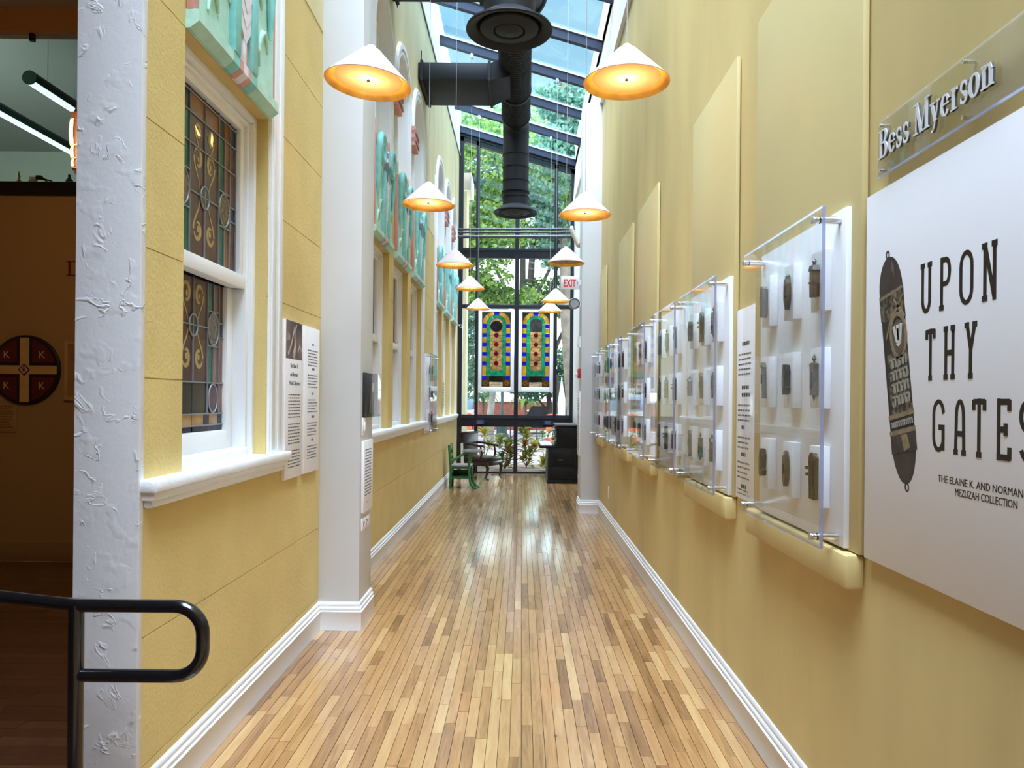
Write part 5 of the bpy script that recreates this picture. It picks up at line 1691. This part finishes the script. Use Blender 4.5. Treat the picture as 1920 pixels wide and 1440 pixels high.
# ---- lantern hanging in the lobby
t = thing('hanging_lantern', 'tiered brown metal lantern with glowing amber panes beside the plaster end', 'lamp', (-2.985, 5.0, 3.17))
t.scale = (.53, .53, .53)
lmt = M('lantern_bronze', (.06, .025, .012), .4, metal=.4)
amb = M('lantern_pane', (.95, .78, .42), .5, emit=(1, .62, .22), estr=.38)
for k in range(6):
    a = k * PI / 3 + .15
    for (rr, z0_, z1_, w_) in ((.085, .10, .42, .055), (.075, -.06, .085, .045), (.065, -.17, -.075, .036)):
        cx_, cy_ = rr * math.cos(a), rr * math.sin(a)
        m = MB()
        n_ = 6
        for q in range(n_):
            f0, f1 = q / n_, (q + 1) / n_
            b0, b1 = .012 * math.sin(PI * f0), .012 * math.sin(PI * f1)
            tx, ty = -math.sin(a) * w_ / 2, math.cos(a) * w_ / 2
            z_0, z_1 = z0_ + (z1_ - z0_) * f0, z0_ + (z1_ - z0_) * f1
            k0 = ((rr + b0) / rr, (rr + b1) / rr)
            m.add([(cx_ * k0[0] - tx, cy_ * k0[0] - ty, z_0), (cx_ * k0[0] + tx, cy_ * k0[0] + ty, z_0), (cx_ * k0[1] + tx, cy_ * k0[1] + ty, z_1), (cx_ * k0[1] - tx, cy_ * k0[1] - ty, z_1)], [(0, 1, 2, 3)], 0, True)
        m.build('pane', amb, t)
m = MB()
for z0_, z1_, rr in ((.42, .52, .088), (.085, .10, .092), (-.075, -.06, .082), (-.20, -.17, .072)):
    m = MB(); m.lathe([(0, z0_), (rr, z0_), (rr, z1_ - .01 if z1_ - z0_ > .02 else z1_), (rr * .6 if z1_ > .5 else 0, z1_)], n=6, smooth=False); m.build('band', lmt, t)
MB().lathe([(.055, .52), (.03, .60), (.008, .68), (0, .69)], n=6, smooth=False).build('cap', lmt, t)
MB().lathe([(0, -.30), (.03, -.26), (.06, -.2)], n=6, smooth=False).build('foot', lmt, t)
MB().lathe([(.055, -.17), (.055, .42)], n=6, smooth=False).build('core', lmt, t)
MB().tube([(0, 0, .68), (0, 0, 3.75)], .008, 6).build('rod', lmt, t)
ld = bpy.data.lights.new('lantern_bulb', 'POINT'); ld.energy = 9; ld.color = (1, .6, .28); ld.shadow_soft_size = .12
lo = bpy.data.objects.new('lantern_bulb', ld); col.objects.link(lo); lo.parent = t; lo.location = (0, -.32, .1)

# ---- tube lights and bench things in the room above
def tube_light(x, y0, y1, z, label):
    t = thing('tube_light', label, 'light fitting', (0, 0, 0))
    rr = .077
    body = [(x + rr * math.cos(a), z + rr * math.sin(a)) for a in [math.radians(-35 + 250 * k / 20) for k in range(21)]]
    MB().prism(body, y0, y1, 'XZ', smooth=True).build('housing', M('tube_teal', (.015, .05, .045), .4), t)
    strip = [(x + (rr - .006) * math.cos(a), z + (rr - .006) * math.sin(a)) for a in [math.radians(215 + 110 * k / 8) for k in range(9)]]
    MB().prism(strip, y0 + .015, y1 - .015, 'XZ', smooth=True).build('diffuser', M('tube_glow', (.8, .95, .95), .5, emit=(.45, .95, 1.0), estr=.6), t)
    MB().lathe([(0, -.012), (rr, -.012), (rr, 0)], (x, y0, z), 24, axis='Y').build('end_cap', MATS['tube_teal'], t)
    for yy in (y0 + .3, y1 - .3): MB().tube([(x, yy, z + rr - .005), (x, yy, 5.82)], .004, 6).build('wire', steel, t)
    ld = bpy.data.lights.new('tube', 'AREA'); ld.shape = 'RECTANGLE'; ld.size = .09; ld.size_y = y1 - y0 - .1; ld.energy = .8; ld.color = (.6, .95, 1)
    lo = bpy.data.objects.new('tube', ld); col.objects.link(lo); lo.parent = t; lo.location = (x, (y0 + y1) / 2, z - rr - .01)
tube_light(-5.30, 8.0, 10.2, 4.955, 'upper short tube light with a dark round end behind the glass')
tube_light(-6.20, 7.9, 10.6, 4.93, 'lower long tube light running in from the left picture edge')
t = thing('ceiling_vent', 'grey square ceiling vent behind the upper glass', 'vent', (0, 0, 0))
MB().box(-5.0, -4.55, 9.0, 9.45, 5.77, 5.80).build('frame', M('vent_grey', (.16, .18, .17), .5), t)
for k in range(4): MB().box(-4.97, -4.58, 9.05 + .1 * k, 9.10 + .1 * k, 5.755, 5.77).build('slat', M('vent_slat', (.05, .06, .055), .5), t)
zc_ = 3.552
t = thing('bottle', 'small blue bottle on the counter behind glass', 'bottle', (-4.41, 7.25, zc_))
MB().lathe([(0, 0), (.035, 0), (.037, .01), (.036, .085), (.022, .105), (.012, .11), (.012, .12)], n=20).build('body', M('bottle_blue', (.015, .06, .16), .2), t)
MB().lathe([(.014, .118), (.014, .145), (0, .147)], n=16).build('cap', black_alu, t)
t = thing('bottle', 'white lidded jar on the counter behind glass', 'bottle', (-4.76, 7.25, zc_))
MB().lathe([(0, 0), (.045, 0), (.047, .01), (.046, .07), (.036, .085)], n=20).build('body', M('jar_white', (.5, .55, .5), .35), t)
MB().lathe([(.034, .083), (.034, .115), (0, .117)], n=16).build('lid', M('jar_lid', (.7, .75, .72), .4), t)
t = thing('trophy', 'little gold beaded stand beside the white jar', 'ornament', (-4.90, 7.25, zc_))
MB().lathe([(0, 0), (.028, 0), (.022, .012), (.008, .02), (.018, .04), (.008, .06), (.02, .085), (.008, .105), (.016, .13), (.006, .15), (.012, .165), (0, .18)], n=18).build('stem', M('ornament_gold', (.5, .34, .12), .3, metal=.7), t)
t = thing('glass_tumbler', 'small clear tumbler between the beaded stand and the jar', 'glass', (-4.835, 7.25, zc_))
MB().lathe([(.018, 0), (.024, .07), (.022, .07), (.017, .004), (0, .004)], n=18).build('bowl', acrylic, t)
t = thing('tape_dispenser', 'low black desk tool with a long tail on the counter', 'tool', (-5.02, 7.2, zc_))
MB().box(-.02, .2, -.03, .03, 0, .035, bev=.008).build('body', black_alu, t)
MB().tube([(-.30, 0, .018), (-.02, 0, .02)], .010, 8).build('tail', black_alu, t)
t = thing('desk_clamp', 'brown folding clamp arm standing on the counter', 'tool', (-4.63, 7.25, zc_))
MB().tube([(.02, 0, .0), (.03, 0, .05), (-.02, 0, .10), (-.07, 0, .115)], .011, 8).build('arm', lmt, t)
MB().box(-.10, -.045, -.02, .02, .095, .135, bev=.006).build('head', lmt, t)
MB().box(-.0, .05, -.025, .025, 0, .012).build('foot', lmt, t)
MB().tube([(-.02, 0, .10), (.045, 0, .085), (.03, 0, .04)], .008, 8).build('arm', lmt, t)
# ================================================================== OUTDOORS beyond the far window
def leaf_material(name, c0, c1, tl=.45):
    m = bpy.data.materials.new(name); m.use_nodes = True
    N, L = nodes_of(m); N.clear()
    o = N.new('ShaderNodeOutputMaterial')
    at = N.new('ShaderNodeAttribute'); at.attribute_name = 'tone'
    sp = N.new('ShaderNodeSeparateColor'); L.new(at.outputs['Color'], sp.inputs['Color'])
    r = N.new('ShaderNodeValToRGB')
    r.color_ramp.elements[0].color = (*c0, 1); r.color_ramp.elements[1].color = (*c1, 1)
    L.new(sp.outputs['Red'], r.inputs['Fac'])
    d = N.new('ShaderNodeBsdfDiffuse'); t = N.new('ShaderNodeBsdfTranslucent')
    for s in (d, t): L.new(r.outputs['Color'], s.inputs['Color'])
    mx = N.new('ShaderNodeMixShader'); mx.inputs[0].default_value = tl
    L.new(d.outputs[0], mx.inputs[1]); L.new(t.outputs[0], mx.inputs[2]); L.new(mx.outputs[0], o.inputs['Surface'])
    MATS[name] = m
    return m
lf_ficus = leaf_material('ficus_leaf', (.025, .085, .035), (.34, .50, .12))
lf_blue = leaf_material('grey_green_leaf', (.045, .12, .085), (.23, .36, .24))
lf_croton = leaf_material('croton_leaf', (.30, .06, .03), (.50, .52, .10), .35)
lf_palm = leaf_material('palm_leaf', (.06, .16, .05), (.30, .42, .12))
bark = M('grey_bark', (.16, .13, .105), .8, noise=.4, nscale=5, bump=.8, bscale=12, bdist=.03)
bark_d = M('dark_bark', (.035, .027, .022), .85, noise=.4, nscale=5, bump=.8, bscale=10, bdist=.03)
bark_p = M('pale_bark', (.34, .32, .29), .8, noise=.3, nscale=4, bump=.6, bscale=9, bdist=.02)

def foliage(name, blobs, n, size, mat, parent, seed, tone=(.0, 1.0), droop=0):
    r = random.Random(seed)
    V = []; F = []; T = []
    tot = sum(b[3] for b in blobs)
    for (c, rad, fl, wgt) in blobs:
        cnt = int(n * wgt / tot)
        bt = r.uniform(-.18, .18)
        for _ in range(cnt):
            while True:
                p = Vector((r.uniform(-1, 1), r.uniform(-1, 1), r.uniform(-1, 1)))
                if .15 < p.length < 1: break
            p = p.normalized() * (p.length ** .45)
            q = Vector((c[0] + p.x * rad, c[1] + p.y * rad, c[2] + p.z * rad * fl))
            s = size * r.uniform(.6, 1.3)
            d = Vector((r.gauss(0, 1), r.gauss(0, 1), r.gauss(-.3 - droop, .7))).normalized()
            e = d.cross(Vector((r.gauss(0, 1), r.gauss(0, 1), r.gauss(0, 1)))).normalized() * s * .36
            o_ = len(V)
            V += [q, q + d * s * .5 + e, q + d * s, q + d * s * .5 - e]
            F.append((o_, o_ + 1, o_ + 2, o_ + 3))
            t = min(1, max(0, tone[0] + (tone[1] - tone[0]) * (r.random() ** 1.3) + bt))
            T += [t, t, t, 1] * 4
    me = bpy.data.meshes.new(name)
    me.from_pydata([tuple(v) for v in V], [], F)
    a = me.color_attributes.new('tone', 'FLOAT_COLOR', 'CORNER'); a.data.foreach_set('color', T)
    me.materials.append(mat)
    o = share(name, me, parent)
    o['kind'] = 'stuff'
    return o

# ---- ground
MB().box(-14, 14, YF + .06, 27.5, -.16, -.04).build('ground_terrace', M('pale_paving', (.40, .39, .39), .7, noise=.05, nscale=2), None, kind='structure')
MB().box(-14, 14, 27.5, 27.8, -.16, -.02).build('ground_kerb', M('kerb_stone', (.45, .44, .43), .7), None, kind='structure')
MB().box(-30, 30, 27.8, 38, -.2, -.10).build('ground_road', M('pale_asphalt', (.36, .36, .38), .8, noise=.08, nscale=3), None, kind='structure')
MB().box(-40, 40, 38, 90, -.2, -.06).build('ground_far', M('far_paving', (.5, .49, .47), .8), None, kind='structure')
MB().box(-3, 3, YF + .5, 18.0, -.05, .0).build('ground_planting_bed', M('mulch', (.30, .25, .20), .9, noise=.3, nscale=20), None, kind='structure')
for k in range(4):
    MB().box(-6, 6, 19.2 + k * 2.1, 19.215 + k * 2.1, -.045, -.0385).build('ground_joint', M('joint_grey', (.35, .34, .34), .8), None, kind='structure')

# ---- neighbouring building corner and far buildings
cr_w = M('cream_render', (.72, .62, .42), .7, noise=.04, nscale=2)
t = thing('corner_pier', 'cream corner pier with a square cap just outside the window, left', 'pier', (0, 0, 0))
MB().box(-1.75, -1.235, 16.3, 17.0, -.04, 6.1).build('shaft', cr_w, t)
MB().box(-1.80, -1.13, 16.22, 17.08, 6.1, 6.48, bev=.02).build('cap', M('cream_cap', (.80, .74, .60), .6), t)
def far_building(label, x0, x1, y, z0, z1, wall, wins, glass, extra=None, name='building'):
    t = thing(name, label, 'building', (0, 0, 0))
    MB().box(x0, x1, y, y + 4, z0, z1).build('wall', wall, t)
    MB().box(x0 - .1, x1 + .1, y - .12, y + 4.1, z1, z1 + .22, bev=.02).build('cornice', M('cornice_white', (.8, .8, .78), .6), t)
    for (a, b, c, d) in wins:
        f = MB().box(a - .06, b + .06, y - .05, y + .02, c - .06, d + .06).build('window_frame', M('cornice_white', (.8, .8, .78)), t)
        MB().box(a, b, y - .07, y - .045, c, d).build('pane', glass, f)
        MB().box((a + b) / 2 - .02, (a + b) / 2 + .02, y - .085, y - .07, c, d).build('glazing_bar', M('cornice_white', (.8, .8, .78)), f)
    return t
bglass = M('blue_window_glass', (.16, .34, .55), .15)
w_ = [(-3.45 + .42 * i, -3.12 + .42 * i, 3.0 + 1.35 * j, 3.95 + 1.35 * j) for i in range(3) for j in range(3)]
far_building('pale blue white building with blue windows far left beyond the trees', -6.0, -2.2, 47, 0, 7.4, M('white_render', (.70, .74, .76), .7), w_, bglass)
far_building('cream low building with a pale roof edge behind the trees', -2.1, .2, 56, 0, 9.4, M('cream_render_far', (.78, .72, .60), .7), [(-1.7, -1.1, 6.9, 7.9), (-.8, -.2, 6.9, 7.9)], bglass)
t = thing('garden_wall', 'low brick red wall topped by a white balustrade across the street', 'wall', (0, 0, 0))
MB().box(-6, 6, 40, 40.3, -.06, 1.45).build('wall_base', M('brick_red', (.24, .075, .055), .8, noise=.25, nscale=6), t)
MB().box(-6, 6, 39.95, 40.35, 1.45, 1.58, bev=.01).build('coping', M('cornice_white', (.8, .8, .78)), t)
MB().box(-6, 6, 39.98, 40.32, 1.98, 2.08, bev=.01).build('coping', M('cornice_white', (.8, .8, .78)), t)
bal = MB().lathe([(.05, 0), (.07, .03), (.035, .06), (.06, .18), (.035, .33), (.07, .37), (.05, .40)], n=8).build('baluster', M('cornice_white', (.8, .8, .78)), t, loc=(-4.5, 40.15, 1.58))
for k in range(1, 45): share('baluster', bal.data, t, (-4.5 + .2 * k, 40.15, 1.58))
for k in range(7):
    MB().box(.2 + k * .55, .52 + k * .55, 39.96, 40.0, .95, 1.02).build('plank', M('pale_plank', (.6, .55, .5), .7), t)
t = thing('parked_van', 'white and light blue van parked at the far left across the street', 'van', (-3.15, 36.5, -.1))
MB().box(-.9, .85, -.85, .85, .35, 1.15, bev=.08).build('body', M('van_white', (.72, .74, .76), .3), t)
MB().box(-.85, .75, -.8, .8, 1.1, 1.85, bev=.15).build('cabin', M('van_blue', (.25, .45, .68), .3), t)
MB().box(-.6, .5, -.86, -.80, 1.25, 1.7, bev=.03).build('side_window', M('van_glass', (.03, .05, .07), .1), t)
for x_ in (-.55, .5): MB().lathe([(0, -.08), (.30, -.08), (.33, -.03), (.33, .08), (0, .08)], (x_, -.8, .33), 18, axis='Y').build('wheel', black_alu, t)
t = thing('parked_car', 'dark car parked behind the right window pane across the street', 'car', (1.0, 37.0, -.1))
MB().box(-1.3, .9, -.8, .8, .3, .85, bev=.1).build('body', M('car_dark', (.03, .035, .04), .25), t)
MB().prism([(-.8, .82), (.6, .82), (.25, 1.35), (-.5, 1.35)], -.7, .7, 'XZ').build('cabin', M('car_glass', (.02, .025, .03), .1), t)
for x_ in (-.85, .5): MB().lathe([(0, -.08), (.28, -.08), (.31, -.03), (.31, .08), (0, .08)], (x_, -.75, .31), 18, axis='Y').build('wheel', black_alu, t)

# ---- street furniture
org_m = M('barrel_orange', (.85, .14, .05), .5); wht_m = M('barrel_white', (.85, .80, .78), .5)
def barrel(x, y, label):
    t = thing('traffic_barrel', label, 'traffic barrel', (x, y, -.05), 'orange traffic barrels')
    for k in range(5):
        za, zb = .10 + .2 * k, .10 + .2 * (k + 1)
        rr = .29 - .012 * k
        MB().lathe([(rr - .01, za), (rr, za + .01), (rr - .006, zb - .01), (rr - .016, zb)], n=24).build('band', org_m if k % 2 == 0 else wht_m, t)
    MB().lathe([(.36, 0), (.36, .05), (.30, .10), (0, .10)], n=24).build('base', black_alu, t)
    MB().lathe([(.23, 1.10), (.10, 1.13), (0, 1.13)], n=24).build('lid', org_m, t)
barrel(1.12, 26.0, 'orange and white traffic barrel on the right behind the cabinet shelf')
barrel(-2.05, 27.0, 'orange and white traffic barrel at the left above the armchair')
t = thing('street_lamp', 'dark green street lamp with a flared base across the pavement', 'street lamp', (-.86, 33, -.1))
lpm = M('lamp_green', (.02, .06, .05), .45)
MB().lathe([(.30, 0), (.30, .12), (.22, .2), (.24, .5), (.14, .62), (.10, 1.0), (.07, 1.1)], n=16).build('base', lpm, t)
MB().tube([(0, 0, 1.0), (0, 0, 5.0)], .06, 12).build('pole', lpm, t)
MB().lathe([(.06, 5.0), (.22, 5.2), (.26, 5.7), (.1, 5.9), (0, 6.0)], n=12).build('lantern', lpm, t)
t = thing('street_railing', 'row of dark bollards with a thin rail along the road edge', 'railing', (0, 31.0, -.1))
for k in range(12):
    MB().tube([(-3.2 + k * .55, 0, 0), (-3.2 + k * .55, 0, .95)], .03, 8).build('post', M('railing_navy', (.03, .045, .09), .5), t)
MB().tube([(-3.3, 0, .9), (3.0, 0, .9)], .022, 8).build('rail', MATS['railing_navy'], t)
t = thing('feather_flag', 'tall pale green leaf shaped banner outside the right pane', 'flag', (1.25, 24, -.04))
MB().prism([(-.06, .6), (.14, .6), (.16, 1.6), (.03, 2.35), (-.09, 1.5)], -.01, .01, 'XZ').build('banner', M('flag_pale', (.55, .80, .62), .6), t)
MB().prism([(-.02, .9), (.09, .9), (.09, 1.5), (.03, 1.85), (-.03, 1.45)], -.014, -.01, 'XZ').build('banner_panel', M('flag_white', (.82, .88, .82), .6), t)
MB().tube([(0.03, .02, 0), (.03, .02, 2.3)], .012, 8).build('pole', steel, t)

# ---- trees
def tree(label, base, trunk, r0, branches, blobs, n, size, leafm, barkm, seed, tone=(.0, 1.0), name='tree'):
    t = thing(name, label, 'tree', base)
    k = len(trunk)
    MB().tube(trunk, [r0 * (1 - .55 * i / (k - 1)) * (1.35 if i == 0 else 1) for i in range(k)], 12).build('trunk', barkm, t)
    for b in branches:
        kk = len(b)
        MB().tube(b, [r0 * .42 * (1 - .75 * i / (kk - 1)) for i in range(kk)], 8).build('branch', barkm, t)
    foliage('foliage', blobs, n, size, leafm, t, seed, tone)
    return t
R_ = random.Random(3)
# big dark ficus right of centre
bl = [((R_.uniform(-.6, 3.6), R_.uniform(-1.0, 1.0), R_.uniform(6.0, 10.6)), R_.uniform(.8, 1.5), .7, 1) for _ in range(20)]
bl += [((R_.uniform(-.6, 2.6), R_.uniform(-.6, .6), R_.uniform(5.5, 6.8)), .65, .7, .4) for _ in range(9)]
bl += [((R_.uniform(-2.2, 1.4), R_.uniform(-.5, .5), R_.uniform(5.1, 5.7)), .5, .65, .3) for _ in range(12)]
tree('large dark tree with a thick leaning trunk behind the right hung glass', (1.1, 28.2, -.1), [(.6, 0, 0), (.35, 0, 1.6), (-.1, 0, 3.0), (-.65, 0, 4.6), (-.8, 0, 6.2), (-.7, .2, 8)], .23,
     [[(-.1, 0, 3.0), (.5, 0, 4.4), (1.0, .1, 6)], [(-.5, 0, 4.2), (-.2, -.3, 5.4), (.4, -.3, 7.2)], [(.35, 0, 1.6), (1.0, 0, 3.2), (1.5, 0, 5)]],
     bl, 21000, .17, lf_ficus, bark_d, 5, (.0, .8))
# bright tree on the left of the window
bl = [((R_.uniform(-2.2, 1.0), R_.uniform(-.7, .7), R_.uniform(5.7, 10.5)), R_.uniform(.7, 1.3), .7, 1) for _ in range(22)]
bl += [((R_.uniform(-2.0, .8), R_.uniform(-.5, .5), R_.uniform(5.15, 6.0)), .6, .65, .4) for _ in range(9)]
bl += [((R_.uniform(-.6, 2.0), R_.uniform(-.4, .4), R_.uniform(4.8, 5.3)), .42, .65, .22) for _ in range(7)]
tree('bright yellow green tree filling the upper left of the far window', (-1.3, 24.0, -.1), [(-1.4, 0, 0), (-1.3, 0, 2.5), (-1.1, 0, 5), (-.8, 0, 8)], .16,
     [[(-1.2, 0, 3.5), (-.4, 0, 4.8), (.3, 0, 6)], [(-1.1, 0, 4.8), (-1.7, 0, 6), (-2.0, 0, 7.5)]], bl, 19000, .15, lf_ficus, bark, 6, (.25, 1.0))
# pale barked trunks on the right
bl = [((R_.uniform(-.8, 1.6), R_.uniform(-.5, .5), R_.uniform(5.5, 10)), R_.uniform(.6, .9), .8, 1) for _ in range(14)]
tree('grey fig tree with a broad pale trunk in the right pane', (1.4, 20.0, -.04), [(.15, 0, 0), (.05, 0, 1.2), (-.1, 0, 2.6), (-.25, 0, 4.2), (-.3, 0, 6)], .27,
     [[(.05, 0, 1.2), (.35, -.1, 2.4), (.5, 0, 4.5)], [(-.1, 0, 2.6), (.3, 0, 3.8), (.6, 0, 5.5)]], bl, 9000, .15, lf_blue, bark, 7, (.0, .9))
bl = [((R_.uniform(-1.0, 1.0), R_.uniform(-1, 1), R_.uniform(2.4, 3.3)), R_.uniform(.4, .7), .6, 1) for _ in range(9)]
tree('pale trunked street tree under the left hung glass', (-1.3, 29.6, -.1), [(.0, 0, 0), (.08, 0, 1.2), (.2, 0, 2.4), (.15, 0, 3.2)], .17,
     [[(.15, 0, 1.9), (-.3, 0, 2.5), (-.7, 0, 2.8)], [(.15, 0, 1.9), (.6, 0, 2.6), (1.0, 0, 2.9)]], bl, 5000, .17, lf_blue, bark_p, 8, (.0, .7))
bl = [((R_.uniform(-1.2, 1.4), R_.uniform(-1, 1), R_.uniform(1.5, 3.6)), R_.uniform(.5, .9), .7, 1) for _ in range(14)]
tree('grey green spreading tree across the street, right of centre', (1.1, 34, -.1), [(.3, 0, 0), (.2, 0, 1.0), (.1, 0, 2.2), (.1, 0, 3)], .16,
     [[(.2, 0, 1.0), (-.5, 0, 1.9), (-1.1, 0, 2.2)], [(.2, 0, 1.0), (.9, 0, 1.9), (1.3, 0, 2.4)]], bl, 7000, .17, lf_blue, bark_d, 9, (.0, .8))
bl = [((R_.uniform(-.9, .8), R_.uniform(-1, 1), R_.uniform(1.9, 6.2)), R_.uniform(.5, .9), .8, 1) for _ in range(12)]
tree('slim grey green tree in the far left pane beyond the cream pier', (-2.75, 33.4, -.1), [(0, 0, 0), (.0, 0, 2), (.1, 0, 4), (0, 0, 6)], .09,
     [[(0, 0, 2), (.4, 0, 3), (.6, 0, 4)]], bl, 6500, .15, lf_blue, bark, 10, (.1, 1.0))
# shadowy backdrop trees
bl = [((R_.uniform(-5, 5), R_.uniform(-1, 1), R_.uniform(10.5, 17)), R_.uniform(1.2, 2.2), .7, 1) for _ in range(34)]
tree('broad dark tree far across the street behind the others', (0, 42, -.1), [(0, 0, 0), (0, 0, 5), (0, 0, 12)], .3,
     [[(0, 0, 6), (2, 0, 10), (3, 0, 13)], [(0, 0, 6), (-2, 0, 10), (-3, 0, 13)]], bl, 17000, .30, lf_blue, bark_d, 11, (.0, .6))
# small palms across the road
def palm(x, y, h, label, seed):
    r = random.Random(seed)
    t = thing('palm', label, 'palm', (x, y, -.1))
    MB().tube([(0, 0, 0), (.03, 0, h * .5), (0, 0, h)], [.09, .06, .06], 10).build('trunk', bark, t)
    for k in range(11):
        a = k * 2 * PI / 11 + r.uniform(-.2, .2); ln = r.uniform(.8, 1.1)
        m = MB(); V = []; F = []
        for q in range(7):
            f = q / 6
            p = Vector((math.cos(a) * ln * f, math.sin(a) * ln * f, h + .45 * math.sin(PI * f * .9) * ln - .5 * f * f * ln))
            s = Vector((-math.sin(a), math.cos(a), -.4)) * (.13 * math.sin(PI * min(1, f * .9 + .1)))
            s2 = Vector((math.sin(a), -math.cos(a), -.4)) * (.13 * math.sin(PI * min(1, f * .9 + .1)))
            V += [p + s, p, p + s2]
        for q in range(6):
            F += [(q * 3, q * 3 + 1, q * 3 + 4, q * 3 + 3), (q * 3 + 1, q * 3 + 2, q * 3 + 5, q * 3 + 4)]
        m.add(V, F, 0, True)
        ob = m.build('frond', lf_palm, t)
        a_ = ob.data.color_attributes.new('tone', 'FLOAT_COLOR', 'CORNER')
        tv = r.uniform(.1, .8)
        a_.data.foreach_set('color', [tv, tv, tv, 1] * len(ob.data.loops))
palm(-2.0, 38.6, 1.7, 'short palm behind the left hung glass, across the road', 1)
palm(.2, 38.8, 1.4, 'low palm beside the centre mullion across the road', 2)

# ---- croton shrubs in the bed right outside the glass
def leaf_mesh(ln, wd, name):
    V = []; F = []
    n = 5
    for q in range(n + 1):
        f = q / n
        w_ = wd * math.sin(PI * (f * .93 + .05)) * (1 - .2 * f)
        z = .22 * ln * math.sin(f * PI * .6) - .20 * ln * f * f
        V += [(ln * f, w_, z + w_ * .35), (ln * f, 0, z), (ln * f, -w_, z + w_ * .35)]
    for q in range(n):
        F += [(q * 3, q * 3 + 1, q * 3 + 4, q * 3 + 3), (q * 3 + 1, q * 3 + 2, q * 3 + 5, q * 3 + 4)]
    return V, F
def leaf_variants(cols):
    out = []
    for k, tv in enumerate(cols):
        V, F = leaf_mesh(.17, .034, 'leaf')
        me = bpy.data.meshes.new('leaf'); me.from_pydata(V, [], F)
        a = me.color_attributes.new('tone', 'FLOAT_COLOR', 'CORNER'); a.data.foreach_set('color', [tv, tv, tv, 1] * len(me.loops))
        me.polygons.foreach_set('use_smooth', [True] * len(me.polygons))
        me.materials.append(lf_croton if tv < 2 else lf_palm)
        out.append(me)
    return out
cro = leaf_variants([.05, .3, .55, .75, .9, 1.0])
grn_l = []
for tv in (.2, .5, .8, 1.0):
    V, F = leaf_mesh(.17, .03, 'leaf'); me = bpy.data.meshes.new('leaf'); me.from_pydata(V, [], F)
    a = me.color_attributes.new('tone', 'FLOAT_COLOR', 'CORNER'); a.data.foreach_set('color', [tv, tv, tv, 1] * len(me.loops))
    me.materials.append(lf_palm); grn_l.append(me)
def shrub(x, y, heads, pool, label, seed, name='croton_shrub'):
    r = random.Random(seed)
    t = thing(name, label, 'shrub', (x, y, .02), 'shrubs outside the far window')
    for hx, hy, hz_, nl, sc_ in heads:
        MB().tube([(0, 0, 0), (hx * .5 + r.uniform(-.03, .03), hy * .5, hz_ * .55), (hx, hy, hz_)], [.012, .009, .006], 6).build('stem', bark, t)
        nl = int(nl * 1.5); sc_ *= 1.45
        for k in range(nl):
            a = k * 2.4 + r.uniform(-.3, .3)
            lv = k / nl
            share('leaf', r.choice(pool), t, (hx, hy, hz_ - .14 * lv), (r.uniform(-.3, .3), -(.9 - 1.1 * lv) + r.uniform(-.15, .15), a), (sc_ * r.uniform(.8, 1.2),) * 3)
yy_ = 16.55
shrub(-.82, yy_ + .55, [(-.02, 0, .80, 11, 1.0), (.08, .03, .50, 9, .9), (-.1, 0, .25, 7, .8)], cro[2:], 'yellow green croton shrub beside the armchair, farthest left', 21)
shrub(-.36, yy_ - .02, [(-.12, .04, .60, 12, 1.0), (.06, -.05, .44, 11, 1.0), (.12, .04, .58, 12, 1.0), (.13, 0, .32, 10, .95), (-.06, 0, .24, 9, .9), (.08, 0, .14, 8, .8)], grn_l + cro, 'dense mixed croton shrub just left of the centre mullion', 23)
shrub(.12, yy_ + .52, [(-.06, .05, .93, 12, 1.0), (.0, .05, .72, 11, 1.0), (-.04, 0, .48, 10, .95), (.20, 0, .46, 12, 1.0), (.08, 0, .34, 11, 1.0), (-.06, 0, .22, 9, .9), (.06, -.03, .14, 8, .8)], cro + grn_l[2:], 'tallest mixed croton shrub just right of the centre mullion', 24)
shrub(.56, yy_ - .12, [(.0, 0, .22, 12, .9), (-.08, 0, .15, 8, .8)], cro[3:], 'small yellow green plant left of the antique cabinet', 27)
shrub(.56, yy_ + 1.1, [(-.06, 0, .72, 6, .8), (.08, 0, .76, 6, .8)], grn_l[:2], 'thin bare stemmed plant with sparse tops behind the cabinet shelf', 28)
bpy.context.view_layer.update()
